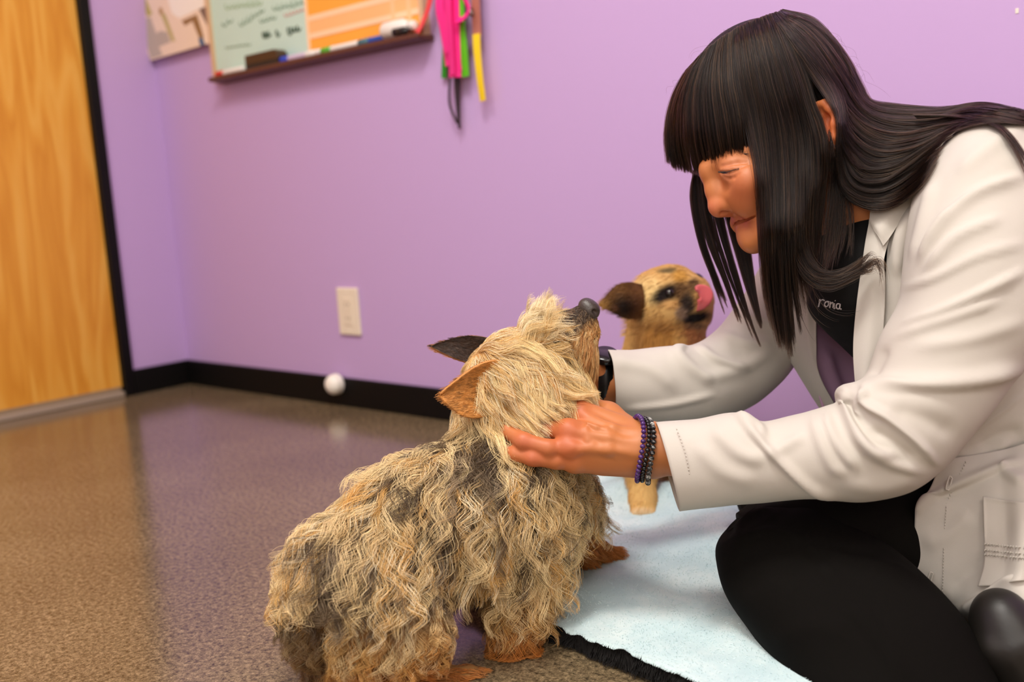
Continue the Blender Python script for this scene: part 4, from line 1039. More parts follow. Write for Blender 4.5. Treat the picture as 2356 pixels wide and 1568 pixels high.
def on_skull(x, y, lift):
    d = _F+(x-1178)/FPX*_R-(y-784)/FPX*_U; r = np.array([.092, .071, .088])+lift
    o_ = (HA@(CAM-SKC))/r; v = (HA@d)/r; A = v@v; B = 2*o_@v; Cc = o_@o_-1; D = B*B-4*A*Cc
    t = (-B-math.sqrt(D))/(2*A) if D > 0 else -B/(2*A)
    return t
# the scalp side of the hair, a close dark cap
def cap():
    n, mm = 70, 90; V = []
    for i in range(n):
        for j in range(mm):
            a = pi*i/(n-1); b = 2*pi*j/mm; r = np.array([.092, .071, .088])+.0065
            V.append(SKC+HA.T@(r*np.array([sin(a)*cos(b), sin(a)*sin(b), cos(a)])))
    V = np.array(V); F = grid_faces(n, mm, True); q = (V-SKC)@HA.T; t = topix(V)
    near = q[:, 1] > 0
    keep = (q[:, 2] > np.where(q[:, 0] > .02, -.028+.15*(q[:, 0]-.02), -.062))
    keep &= ~(near & (np.hypot(t[:, 0]-1902, (t[:, 1]-305)*.62) < 48))
    F = F[keep[F].all(1)]; u, inv = np.unique(F, return_inverse=True)
    return V[u], inv.reshape(F.shape)
V_, F_ = cap(); db_add(V_); mesh_obj('hair_underlayer', V_, fix_out(V_, F_), mat('dark_hair_base', (24, 16, 12), .6, .2), woman)
def densify():
    global DB
    for _ in range(2):
        p = np.pad(DB, 1, mode='edge'); DB = np.minimum.reduce([p[1:-1, 1:-1], p[:-2, 1:-1], p[2:, 1:-1], p[1:-1, :-2], p[1:-1, 2:]])
    for _ in range(4):
        v = (DB < 8).astype(float); a = np.pad(DB*v, 1); b = np.pad(v, 1); bx = lambda p: sum(p[i:i+420, j:j+640] for i in range(3) for j in range(3))
        n_, d_ = bx(a), bx(b); DB = np.where(v > 0, n_/np.maximum(d_, 1), 9.0)
densify()
def guide(pts, lift=.014):
    out = []; l0, l1 = lift if isinstance(lift, tuple) else (lift, lift)
    for i, p in enumerate(pts):
        x, y = p[:2]; out.append((x, y, p[2] if len(p) > 2 else on_skull(x, y, l0+(l1-l0)*max(0, i/(len(pts)-1)-.3)/.7)))
    return np.array(out, float)
def hair_sheet(guides, n, k=26, pj=3.0, thick=.008, clumps=60, cs=.6, tip=.12, frizz=.6, lift=.014, mirrored=False, wave=0.0, clear=.002, clear_from=0.0):
    G = np.array([resample(guide(g, lift), k) for g in guides]); g = len(G); t = np.linspace(0, 1, k)
    s = rng.uniform(0, g-1, n); s[:] = np.clip(s, 0, g-1-1e-6)
    cen = np.sort(rng.uniform(0, g-1, clumps)); ci = np.abs(s[:, None]-cen[None]).argmin(1); sc = cen[ci]
    base = catmull(G, s); bc = catmull(G, np.clip(sc, 0, g-1-1e-6))
    w = (cs*t**1.3)[None, :, None]
    P = base*(1-w)+bc*w
    coff = rng.normal(0, 1, (clumps, 2)); off = rng.normal(0, 1, (n, 2))
    amp = ((1-.55*t)*np.clip(.25+t*6, 0, 1))[None, :, None]
    P[..., :2] += pj*(off[:, None]*.6*amp+coff[ci][:, None]*.8*np.clip(.2+t*5, 0, 1)[None, :, None])
    ph = rng.uniform(0, 2*pi, (clumps, 2))[ci]; ph2 = rng.uniform(0, 2*pi, (n, 2))
    for a in (0, 1):
        P[..., a] += frizz*pj*.5*t[None]*np.sin(ph2[:, a:a+1]+t[None]*rng.uniform(3, 9, (n, 1)))+wave*np.sin(ph[:, a:a+1]+t[None]*6)*t[None]
    P[..., 2] += (rng.uniform(0, 1, n)**1.2*thick)[:, None]+(rng.uniform(0, thick*.5, clumps)[ci])[:, None]
    # different lengths
    L = 1-tip*rng.uniform(0, 1, n)**1.5-tip*.8*rng.uniform(0, 1, clumps)[ci]
    u = t[None]*L[:, None]*(k-1); i = np.clip(np.floor(u).astype(int), 0, k-2); fr = (u-i)[..., None]; r = np.arange(n)[:, None]
    P = P[r, i]*(1-fr)+P[r, i+1]*fr
    if clear:
        lim = db_get(P[..., 0], P[..., 1])-clear-(rng.uniform(0, 1, n)**1.5*.007)[:, None]-(rng.uniform(0, .004, clumps)[ci])[:, None]
        lim[:, 0] += .004
        lim[:, t < clear_from] = 9
        D = np.minimum(P[..., 2], lim)
        for _ in range(14): D[:, 1:-1] = np.minimum(D[:, 1:-1], .25*D[:, :-2]+.5*D[:, 1:-1]+.25*D[:, 2:])
        P[..., 2] = D
    Q = W(P[..., 0], P[..., 1], P[..., 2])
    if mirrored: Q = Q-2*((Q-HO)@HL)[..., None]*HL
    return Q
sheets = []
def add_hair(*a, **kw):
    sheets.append(hair_sheet(*a, **kw))
fringe = [[(1602, 138), (1552, 220), (1533, 300), (1536, 378)], [(1612, 126), (1570, 220), (1557, 310), (1570, 396)], [(1626, 114), (1592, 210), (1588, 310), (1606, 404)], [(1642, 100), (1622, 200), (1626, 300), (1644, 392)],
          [(1660, 86), (1652, 190), (1664, 290), (1678, 376)], [(1682, 73), (1684, 180), (1700, 270), (1712, 362)], [(1700, 62), (1706, 170), (1726, 280), (1740, 384)]]
add_hair(fringe, 6500, pj=4, thick=.005, clumps=170, cs=.32, tip=.03, lift=(.0165, .030), clear=0)
add_hair(fringe[4:], 1400, pj=4, thick=.005, clumps=50, cs=.4, tip=.06, lift=.0155, mirrored=True, clear=0)
curtain = [[(1690, 67), (1702, 180), (1726, 290), (1746, 390, 1.062), (1753, 500, 1.062), (1757, 600, 1.066), (1768, 700, 1.072), (1794, 800, 1.08)], [(1712, 56), (1732, 180), (1757, 300), (1768, 420, 1.056), (1773, 560, 1.058), (1782, 680, 1.066), (1806, 810, 1.075)],
           [(1737, 46), (1767, 180), (1797, 300), (1806, 430, 1.050), (1806, 560, 1.054), (1812, 700, 1.062), (1824, 838, 1.072)], [(1760, 37), (1802, 180), (1834, 300), (1840, 430, 1.046), (1838, 540, 1.05), (1846, 640, 1.058), (1862, 720, 1.066)],
           [(1785, 29), (1842, 150), (1872, 242), (1893, 290, 1.026), (1902, 350, 1.030), (1894, 440, 1.040), (1884, 540, 1.05), (1880, 610, 1.06)]]
add_hair(curtain, 7800, pj=5, thick=.016, clumps=70, cs=.62, tip=.16, lift=.016, wave=3)
add_hair(curtain[:3], 1500, pj=5, thick=.012, clumps=26, cs=.85, tip=.10, lift=.015, wave=4)
add_hair([[(1692, 66), (1720, 290), (1742, 400, 1.07), (1752, 520, 1.075), (1772, 640, 1.08), (1800, 760, 1.09)], [(1760, 40), (1830, 300), (1842, 430, 1.055), (1846, 560, 1.06), (1880, 680, 1.08), (1900, 740, 1.09)]], 260, pj=8, clumps=40, cs=.3, tip=.3, frizz=2.0, wave=6)
add_hair([[(1784, 30), (1846, 150), (1868, 222), (1880, 240, 1.05)], [(1779, 33), (1866, 158), (1896, 224), (1908, 242, 1.052)], [(1774, 35), (1886, 164), (1928, 252), (1934, 330, 1.06)]], 1500, pj=4, thick=.006, clumps=40, cs=.3, tip=.03, lift=.011, clear=0)
add_hair([[(1908, 300, 1.04), (1910, 400, 1.05), (1900, 500, 1.05), (1884, 640, 1.05), (1880, 700, 1.055)], [(1926, 370, 1.055), (1930, 440, 1.055), (1926, 520, 1.055), (1908, 620, 1.05), (1900, 660, 1.05)], [(1934, 400, 1.055), (1946, 470, 1.055), (1950, 530, 1.052), (1945, 590, 1.05)]], 520, pj=8, thick=.006, clumps=30, cs=.55, tip=.35, wave=4)
farside = [[(1593, 392, 1.185), (1589, 450, 1.185), (1598, 540, 1.185), (1616, 610, 1.185), (1650, 690, 1.18)], [(1600, 395, 1.18), (1602, 470, 1.18), (1620, 560, 1.18), (1650, 640, 1.18), (1690, 745, 1.18)], [(1612, 405, 1.175), (1625, 500, 1.175), (1650, 590, 1.175), (1680, 670, 1.175), (1718, 765, 1.175)],
           [(1640, 440, 1.17), (1662, 540, 1.17), (1690, 630, 1.17), (1722, 720, 1.17), (1758, 800, 1.165)], [(1680, 470, 1.165), (1702, 570, 1.165), (1722, 660, 1.16), (1746, 740, 1.155), (1770, 800, 1.15)], [(1720, 520, 1.16), (1735, 600, 1.16), (1750, 680, 1.15), (1772, 760, 1.14)]]
add_hair(farside, 2600, clear=0, pj=3, thick=.012, clumps=17, cs=.88, tip=.18, wave=3)
back = [[(1802, 23), (1880, 50), (1944, 122), (1976, 184, 1.125), (2003, 232, 1.115), (2060, 243, 1.10), (2160, 250, 1.08), (2260, 244, 1.07), (2420, 266, 1.06)],
        [(1794, 27), (1872, 82), (1942, 180, 1.095), (1986, 250, 1.09), (2050, 277, 1.075), (2150, 277, 1.05), (2260, 255, 1.035), (2420, 290, 1.03)],
        [(1786, 30), (1862, 120), (1930, 230, 1.07), (1974, 300, 1.065), (2040, 332, 1.055), (2130, 318, 1.03), (2210, 285, 1.02), (2270, 270, 1.02)],
        [(1780, 32), (1858, 140), (1924, 240, 1.062), (1952, 330, 1.055), (2000, 378, 1.05), (2080, 368, 1.035), (2150, 325, 1.02), (2195, 298, 1.012)],
        [(1776, 33), (1880, 148), (1936, 238, 1.062), (1942, 330, 1.055), (1966, 412, 1.046), (2030, 428, 1.04), (2100, 390, 1.03), (2172, 332, 1.018)],
        [(1774, 34), (1884, 158), (1933, 248, 1.064), (1934, 350, 1.055), (1938, 420, 1.05), (1956, 450, 1.046), (2002, 472, 1.045), (2060, 465, 1.036), (2116, 420, 1.028), (2150, 372, 1.022)],
        [(1772, 35), (1886, 165), (1931, 254, 1.066), (1930, 350, 1.058), (1928, 420, 1.055), (1946, 456, 1.05), (1990, 480, 1.048), (2045, 476, 1.04), (2092, 446, 1.036)]]
add_hair(back, 9500, k=34, pj=5, thick=.014, clumps=120, cs=.42, tip=.08, lift=.012, wave=4)
add_hair(back, 3000, k=34, pj=3, thick=.020, clumps=200, cs=.05, tip=.03, lift=.011)
add_hair([[(2100, 262, 1.05), (2200, 268, 1.03), (2290, 290, 1.0), (2335, 350, .985), (2366, 430, .98)], [(2110, 272, 1.05), (2220, 262, 1.03), (2310, 285, 1.0), (2380, 350, .99)]], 240, pj=2, thick=.004, clumps=4, cs=.8, tip=.1)
lock = [[(1836, 430, 1.05), (1842, 530, 1.05), (1864, 606, 1.045), (1920, 640, 1.035), (1985, 616, 1.028), (2025, 583, 1.022), (2039, 620, 1.02), (2030, 706, 1.022)], [(1826, 450, 1.05), (1836, 560, 1.05), (1866, 628, 1.045), (1920, 654, 1.036), (1992, 622, 1.03), (2018, 592, 1.024), (2034, 610, 1.022)],
        [(1846, 440, 1.052), (1850, 540, 1.05), (1880, 618, 1.042), (1930, 628, 1.036), (1980, 604, 1.03), (2012, 584, 1.024)]]
add_hair(lock, 420, k=34, pj=8, thick=.008, clumps=13, cs=.7, tip=.22, wave=3)
add_hair([[(1880, 560, 1.05), (1870, 640, 1.05), (1910, 700, 1.04), (1960, 712, 1.035), (2010, 695, 1.03)], [(1812, 600, 1.06), (1835, 700, 1.06), (1860, 770, 1.06), (1885, 800, 1.06)]], 12, pj=4, clumps=4, cs=.3)
# flyaways
fly = []
for _ in range(70):
    a = rng.uniform(0, 1); x = 1560+430*a; y = np.interp(a, [0, .25, .55, .8, 1], [200, 75, 28, 70, 190])
    L = rng.uniform(30, 110); th = rng.uniform(-.5, .5); dx = np.interp(a, [0, .5, 1], [-.6, 0, .7]); d0 = on_skull(x, y, .008)
    q = [(x+L*u*(dx+.6*th)+16*sin(u*3+th*6)*u, y-14*u*sin(pi*u)+L*u*(.45+.5*abs(dx))*np.sign(u-.2)*.6, d0+.01*th) for u in np.linspace(0, 1, 26)]
    fly.append(P3(q))
sheets.append(np.array(fly))
def hcol(n):
    b = rng.normal(0, 1, n); c = lin((20, 13, 10))[None]*np.exp(b*.35)[:, None]
    lite = rng.uniform(0, 1, n) < .2
    c[lite] = lin((70, 46, 30))*np.exp(rng.normal(0, .25, lite.sum()))[:, None]
    return np.clip(c, .001, .5)
for i, (nm, idx) in enumerate((('hair_fringe', (0, 1)), ('hair_front', (2, 3, 4, 5, 6, 7)), ('hair_back', (8, 9, 10)), ('hair_lock', (11, 12)), ('hair_flyaway', (13,)))):
    for k in sorted({sheets[q].shape[1] for q in idx}):
        S = np.concatenate([sheets[q] for q in idx if sheets[q].shape[1] == k]); r = np.full(k, .00013); r[-5:] = np.linspace(.00012, .00004, 5)
        strands(nm, S, r if nm != 'hair_flyaway' else r*.45, HAIR, woman, hcol(len(S)))
# ------------------------------------------------------------------ the long-haired terrier
TL = on_floor(1150, 1500); 
terrier = thing('dog', (TL[0], TL[1], 0), 'shaggy cream and grey terrier with its chin lifted, standing half on the blue blanket', 'dog')
def tf(pts, rad): return P3(pts), rad
def build_terrier():
    f = Field()
    f.chain(P3([(832, 1385, 1.02), (885, 1308, 1.045), (970, 1215, 1.07), (1060, 1175, 1.09), (1145, 1148, 1.115), (1215, 1140, 1.145)]), [.052, .064, .067, .069, .070, .060], .03)
    f.ball(W(1268, 1150, 1.165), .046, .03)
    f.ball(W(800, 1412, 1.02), .044, .03)
    f.chain(P3([(1190, 1080, 1.125), (1165, 1000, 1.12), (1180, 920, 1.12)]), [.058, .044, .042], .03)
    # head: skull, cheeks, muzzle, lower jaw
    f.ball(W(1160, 858, 1.122), .041, .02); f.ball(W(1135, 905, 1.12), .035, .02); f.ball(W(1225, 850, 1.12), .038, .02)
    f.chain(P3([(1235, 820, 1.12), (1300, 765, 1.122), (1343, 727, 1.124)]), [.034, .021, .0135], .012)
    f.chain(P3([(1270, 870, 1.122), (1330, 800, 1.124), (1358, 760, 1.125)]), [.026, .018, .010], .012)
    f.ball(W(1240, 908, 1.108), .037, .02)
    # eye hollow
    f.ball(W(1283, 800, 1.086), .009, .008, 's')
    # tail stump
    f.chain(P3([(765, 1375, 1.01), (722, 1405, 1.0), (708, 1460, .995)]), [.030, .022, .012], .02)
    # near hind leg: thigh, stifle, hock, foot
    f.chain(P3([(800, 1340, 1.01), (900, 1420, 1.0), (940, 1470, .995)]), [.062, .050, .040], .025)
    f.chain(P3([(940, 1470, .995), (900, 1530, 1.005), (915, 1590, 1.015)]), [.036, .022, .017], .02)
    f.chain(P3([(915, 1590, 1.015), (1010, 1572, 1.025), (1085, 1556, 1.035)]), [.017, .016, .0125], .015)
    # other hind leg
    f.chain(P3([(785, 1390, 1.06), (785, 1470, 1.055), (795, 1530, 1.06)]), [.050, .038, .024], .025)
    f.chain(P3([(795, 1530, 1.06), (815, 1570, 1.04), (860, 1575, 1.03)]), [.022, .018, .013], .015)
    # near fore leg
    f.chain(P3([(1215, 1210, 1.105), (1195, 1320, 1.09), (1185, 1420, 1.085), (1180, 1480, 1.082)]), [.050, .030, .021, .019], .025)
    f.chain(P3([(1180, 1480, 1.080), (1200, 1490, 1.082)]), [.019, .017], .012)
    # far fore leg reaching forward onto the blanket
    f.chain(P3([(1280, 1170, 1.185), (1312, 1235, 1.215), (1345, 1262, 1.235), (1395, 1276, 1.245)]), [.045, .024, .016, .0135], .02)
    for dx, dy in ((1422, 1270), (1424, 1277), (1420, 1284)): f.ball(W(dx, dy, 1.245), .0075, .006)
    return f
TF = build_terrier()
V_, F_ = TF.mesh(.0034); V_ = relax(V_, F_, 2)
V_[:, 2] = np.maximum(V_[:, 2], .001)
HIDE = mat('terrier_skin', (120, 84, 50), .8, .2); attr_color(HIDE)
tbody = mesh_obj('body', V_, F_, HIDE, terrier)
T_N = vnormals(V_, F_)
T_V, T_F = V_, F_
def px_sel(t, poly):
    """points inside a photo polygon"""
    x, y = t[:, 0], t[:, 1]; r = np.zeros(len(t), bool); P = np.asarray(poly, float); n = len(P)
    for i in range(n):
        a, b = P[i], P[(i+1) % n]
        c = ((a[1] > y) != (b[1] > y)) & (x < (b[0]-a[0])*(y-a[1])/(b[1]-a[1]+1e-9)+a[0]); r ^= c
    return r
UPV = np.array([0, 0, 1.0]); DOG_F = (W(1250, 1120, 1.14)-W(750, 1300, 1.03)); DOG_F[2] = 0; DOG_F /= np.linalg.norm(DOG_F)
def terrier_regions(t):
    head = (t[:, 1] < 985) & (t[:, 0] > 1030) & ~((t[:, 1] > 940) & (t[:, 0] < 1100))
    muzz = head & ((t[:, 0]-1285)*.62-(t[:, 1]-790)*.78 > 0) & (t[:, 0] > 1262)
    farleg = (t[:, 0] > 1325) & (t[:, 1] > 1195)
    foreleg = (t[:, 1] > 1330) & (t[:, 0] > 1100) & (t[:, 0] < 1300)
    hind = (t[:, 1] > 1395) & (t[:, 0] < 1120)
    paw = ((t[:, 1] > 1535) & (t[:, 0] > 960)) | ((t[:, 0] > 1365) & (t[:, 1] > 1240))
    return head, muzz, farleg, foreleg, hind, paw
def sample_surface(V, F, N, n, weight=None):
    a = np.linalg.norm(np.cross(V[F[:, 2]]-V[F[:, 0]], V[F[:, 3]]-V[F[:, 1]]), axis=1)
    if weight is not None: a = a*weight
    i = rng.choice(len(F), n, p=a/a.sum()); u, v = rng.uniform(0, 1, (2, n, 1))
    q = V[F[i]]; P = (q[:, 0]*(1-u)+q[:, 1]*u)*(1-v)+(q[:, 3]*(1-u)+q[:, 2]*u)*v
    qn = N[F[i]]; Nn = qn.mean(1); return P, Nn/(np.linalg.norm(Nn, axis=1)[:, None]+1e-9)
def nz(P, sc, seed): return np.array([noise.noise_vector(Vector(p)*sc+Vector((seed, seed*1.7, -seed))) for p in P])
def grow(P, N, flow, L, k=10, lift=.45, grav=.5, curl=.5, clump_n=None, cs=.7, seed=1.0, wav=.0035, wl=2.2, floor_z=.002):
    """strands from roots P: leave along the normal, lie down along flow, hang, wave and gather into clumps"""
    n = len(P)
    if clump_n:
        ci = rng.choice(n, clump_n, replace=False)
        # nearest clump by grid search in chunks
        own = np.empty(n, int)
        for a in range(0, n, 2000):
            d = ((P[a:a+2000, None]-P[ci][None])**2).sum(-1); own[a:a+2000] = ci[d.argmin(1)]
    nv = nz(P, 26, seed)*.55+nz(P, 70, seed+3)*.5
    d0 = flow+curl*nv; d0 -= N*np.minimum((d0*N).sum(1), 0)[:, None]*.9
    d0 /= np.linalg.norm(d0, axis=1)[:, None]+1e-9
    t = np.linspace(0, 1, k); Q = np.zeros((n, k, 3)); Q[:, 0] = P; cur = P.copy(); st = (L/(k-1))[:, None]
    ph = rng.uniform(0, 2*pi, n); S = np.cross(d0, N); S /= np.linalg.norm(S, axis=1)[:, None]+1e-9
    for j in range(1, k):
        u = t[j]; w = lift*(1-u)**1.5
        d = d0*(1-w)+N*w+np.array([0, 0, -grav*u*u]); d /= np.linalg.norm(d, axis=1)[:, None]
        cur = cur+d*st; cur[:, 2] = np.maximum(cur[:, 2], floor_z); Q[:, j] = cur
    if clump_n:
        w = (cs*t**1.1)[None, :, None]
        Q = Q*(1-w)+(Q[own]+(P-P[own])[:, None]*.25)*w
        php = ph[own]*1.0+rng.normal(0, .35, n)
        sgn = np.where(np.sin(ph[own]*7) > 0, 1, -1)
    else: php = ph; sgn = np.ones(n)
    Q += S[:, None]*(wav*(t[None]**.8)*np.sin(php[:, None]+t[None]*wl*pi)*sgn[:, None])[..., None]
    Q += N[:, None]*(wav*.6*t[None]*np.sin(php[:, None]*1.7+t[None]*wl*pi))[..., None]
    if not clump_n: own = np.arange(n)
    return Q, own
FUR = mat('terrier_fur', (220, 190, 140), .42, .35); attr_color(FUR)
def tri_color(n, own, root, mix, tipc=None):
    """mix: (share, colour) choices drawn per clump with a per-strand spread; dark towards the root"""
    h = np.abs(np.sin(own*12.9898+4.1)*43758.5453) % 1; h = np.clip(h+rng.normal(0, .12, n), 0, .999)
    cum = np.cumsum([m[0] for m in mix]); cum /= cum[-1]; c = np.array([lin(m[1]) for m in mix])[np.searchsorted(cum, h)]
    c = c*np.exp(rng.normal(0, .16, n))[:, None]; return c
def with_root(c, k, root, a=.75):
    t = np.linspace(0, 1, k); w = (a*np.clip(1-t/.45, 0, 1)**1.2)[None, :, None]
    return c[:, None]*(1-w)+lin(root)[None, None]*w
CREAM, GOLD, TAUPE, DARK, RUST, PALE = (242, 217, 164), (226, 180, 108), (170, 150, 120), (66, 52, 40), (196, 124, 56), (248, 232, 194)
t_all = topix(T_V)
head, muzz, farleg, foreleg, hind, paw = terrier_regions(t_all)
fc = lambda m: m[T_F].all(1).astype(float)
body_m = ~(head | farleg | paw)
# skin tint under the coat
Cs = np.tile(lin((96, 72, 48)), (len(T_V), 1)); Cs[head] = lin((196, 150, 92)); Cs[farleg | paw | foreleg] = lin((150, 92, 44)); Cs[hind] = lin((150, 108, 62))
Cs[muzz] = lin((120, 90, 66)); up_m = muzz & (((t_all[:, 0]-1300)*.62+(t_all[:, 1]-770)*.78) < 6); Cs[up_m] = lin((72, 60, 52))
set_colors(tbody, Cs)
def flow_body(P):
    t = topix(P); x = np.clip((t[:, 0]-640)/700, 0, 1)
    side = np.tile(np.array([0, 0, -1.0]), (len(P), 1))
    tailward = -DOG_F
    w = np.interp(x, [0, .3, .6, .8, 1], [.30, .36, .28, .05, -.15])
    return side+tailward[None]*w[:, None]-.12*_F
def shade(P): return np.array([(noise.noise(Vector((p[0]*44, p[1]*44, p[2]*20))+Vector((3, 1, 7)))*.75+noise.noise(Vector(p)*13)*.4) for p in P])
def body_color(P, own, n, pale=0.0):
    t = topix(P); tx, ty = t[:, 0], t[:, 1]
    lightc = tri_color(n, own, None, [(.40, CREAM), (.26, (214, 182, 128)), (.16, PALE), (.18, GOLD)])
    darkc = tri_color(n, own, None, [(.30, (120, 102, 78)), (.26, (84, 68, 50)), (.22, (58, 46, 36)), (.22, TAUPE)])
    cl = tri_color(n, own, None, [(.40, GOLD), (.30, (206, 150, 80)), (.30, CREAM)])
    h = np.abs(np.sin(own*78.233+1.7)*43758.5453) % 1
    nzv = shade(P)+rng.normal(0, .06, n)
    withers = np.exp(-((tx-1120)/110)**2-((ty-1060)/60)**2); rumpd = np.exp(-((tx-770)/60)**2-((ty-1330)/90)**2)*.5
    dk = (h < np.clip(.30+.95*nzv+.40*withers+rumpd-pale, .04, .9))[:, None]
    c = np.where(dk, darkc, lightc)
    w = np.clip((ty-np.where(tx > 1060, 1310, 1390))/90, 0, 1)[:, None]; c = c*(1-w)+cl*w
    w = np.clip((ty-np.where(tx > 1060, 1400, 1500))/60, 0, 1)[:, None]; c = c*(1-w)+lin(RUST)*np.exp(rng.normal(0, .2, n))[:, None]*w
    m = (tx < 755) & (ty > 1400); c[m] = c[m]*.3+lin(DARK)*.5
    return c
P, N = sample_surface(T_V, T_F, T_N, 34000, fc(body_m)); t = topix(P); tx, ty = t[:, 0], t[:, 1]
L = np.interp(ty, [1000, 1120, 1260, 1360, 1450, 1560], [.040, .050, .050, .040, .032, .022])*rng.uniform(.7, 1.15, len(P))
L = np.where((tx > 1090) & (tx < 1320) & (ty > 1330), .030*rng.uniform(.7, 1.2, len(P)), L)
L = np.where((ty > 1300) & (tx > 960) & (tx < 1130), L*.6, L)
L *= np.interp(tx, [640, 800, 1230, 1330], [.72, 1, 1, .7])
Q, own = grow(P, N, flow_body(P), L, 12, .42, .35, .60, 1500, .62, 1.0, .0050, 2.8)
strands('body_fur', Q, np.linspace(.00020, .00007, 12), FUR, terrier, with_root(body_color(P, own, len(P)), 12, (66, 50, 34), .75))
# flank top coat: longer wavy locks
P, N = sample_surface(T_V, T_F, T_N, 11000, fc(body_m & (t_all[:, 1] < 1400) & ~((t_all[:, 1] > 1290) & (t_all[:, 0] > 950) & (t_all[:, 0] < 1130)))); t = topix(P)
L = np.interp(t[:, 1], [1000, 1150, 1300, 1400], [.050, .072, .066, .045])*rng.uniform(.65, 1.15, len(P))*np.interp(t[:, 0], [640, 800, 1230, 1330], [.65, 1, 1, .7]); Q, own = grow(P, N, flow_body(P), L, 16, .55, .40, .85, 480, .88, 5.0, .0095, 3.2)
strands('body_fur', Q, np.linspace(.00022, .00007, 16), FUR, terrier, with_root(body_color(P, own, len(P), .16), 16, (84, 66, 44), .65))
# head: parted on the skull, swept towards the cheek and the chin
def flow_head(P):
    t = topix(P); f = .72*_R-.55*_U; c = np.clip((t[:, 0]-1120)/160, 0, 1)[:, None]
    up = np.clip((830-t[:, 1])/60, 0, 1)[:, None]
    return (f[None]*(1-c)+(.38*_R-.92*_U)[None]*c)*(1-up*.6)+up*.6*(.75*_R-.1*_U)[None]+.10*_F
P, N = sample_surface(T_V, T_F, T_N, 17000, fc(head & ~muzz)); t = topix(P)
L = .060*rng.uniform(.6, 1.2, len(P)); L = np.where(t[:, 1] < 800, L*.75, L)
Q, own = grow(P, N, flow_head(P), L, 12, .45, .32, .50, 560, .72, 2.0, .0062, 1.9)
c = tri_color(len(P), own, None, [(.42, (246, 222, 168)), (.24, (232, 194, 128)), (.26, (250, 234, 196)), (.08, (206, 152, 82))])
w = np.clip(1.5-np.hypot((t[:, 0]-1284)/20, (t[:, 1]-790)/18), 0, 1)[:, None]; c = c*(1-w)+lin((80, 60, 42))*w
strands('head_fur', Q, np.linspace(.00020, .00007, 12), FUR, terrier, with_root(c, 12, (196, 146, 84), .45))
# forelock standing up over the brow
m = head & (t_all[:, 0] > 1185) & (t_all[:, 0] < 1265) & (t_all[:, 1] < 812)
P, N = sample_surface(T_V, T_F, T_N, 1800, fc(m)); L = .042*rng.uniform(.5, 1.2, len(P))
Q, own = grow(P, N, np.tile(.5*_R+1.0*_U, (len(P), 1)), L, 12, .5, .55, .8, 60, .7, 8.0, .007, 2.0)
strands('head_fur', Q, np.linspace(.00020, .00007, 12), FUR, terrier, with_root(tri_color(len(P), own, None, [(.5, PALE), (.4, CREAM), (.1, GOLD)]), 12, (214, 172, 110), .4))
# muzzle: short, dark along the top, tan below; beard under the chin
P, N = sample_surface(T_V, T_F, T_N, 5200, fc(muzz)); t = topix(P)
top_d = ((t[:, 0]-1300)*.62+(t[:, 1]-770)*.78); L = np.interp(top_d, [-20, 5, 40, 80], [.008, .012, .024, .034])*rng.uniform(.7, 1.2, len(P))
L = np.where(t[:, 0]*.62-t[:, 1]*.78 > 1320*.62-748*.78, np.minimum(L, .010), L)
Q, own = grow(P, N, np.tile(-.25*_R-1.0*_U+.0*_F, (len(P), 1)), L, 9, .40, .35, .5, 420, .6, 3.0, .0016, 1.6)
c = tri_color(len(P), own, None, [(.4, (204, 156, 96)), (.3, (186, 130, 74)), (.3, (222, 186, 130))]); cd = tri_color(len(P), own, None, [(.6, (78, 66, 56)), (.4, (120, 98, 76))])
w = np.clip((14-top_d)/16, 0, 1)[:, None]; c = c*(1-w)+cd*w
strands('muzzle_fur', Q, np.linspace(.00022, .00008, 9), FUR, terrier, with_root(c, 9, (120, 88, 58), .5))
# paws and the reaching leg: short rust hair
P, N = sample_surface(T_V, T_F, T_N, 4200, fc(paw | farleg)); t = topix(P)
L = np.where(t[:, 0] > 1360, .009, np.where(t[:, 0] > 1300, .016, .012))*rng.uniform(.6, 1.2, len(P))
fl = np.where((t[:, 0] > 1300)[:, None], (.8*_R-.45*_U)[None], (.9*_R-.1*_U)[None])
Q, own = grow(P, N, fl, L, 7, .4, .2, .4, 260, .5, 4.0, .0010, 1.4)
strands('paw_fur', Q, np.linspace(.00024, .00008, 7), FUR, terrier, with_root(tri_color(len(P), own, None, [(.5, RUST), (.3, (170, 104, 46)), (.2, (206, 146, 82))]), 7, (110, 66, 30), .5))
# cheek locks falling over the hand
locks = [[(1118, 900, 1.085), (1140, 950, 1.068), (1180, 1000, 1.058), (1222, 1010, 1.046)], [(1140, 870, 1.08), (1175, 930, 1.062), (1225, 985, 1.045), (1262, 1006, 1.034)], [(1158, 850, 1.08), (1210, 915, 1.060), (1262, 965, 1.042), (1296, 988, 1.034)],
         [(1180, 835, 1.082), (1240, 895, 1.062), (1290, 935, 1.050), (1326, 940, 1.050)], [(1205, 825, 1.085), (1265, 880, 1.066), (1320, 912, 1.060), (1368, 914, 1.064)], [(1235, 815, 1.088), (1290, 870, 1.075), (1340, 902, 1.080), (1392, 908, 1.088)]]
S = hair_sheet(locks, 4200, k=14, pj=6, thick=.010, clumps=60, cs=.8, tip=.35, frizz=1.0, clear=0, wave=6)
own = rng.integers(0, 60, len(S))
strands('head_fur', S, np.linspace(.00020, .00007, 14), FUR, terrier, with_root(tri_color(len(S), own, None, [(.4, (246, 222, 168)), (.3, (234, 196, 130)), (.2, (250, 234, 196)), (.1, (206, 152, 82))]), 14, (200, 150, 88), .35))
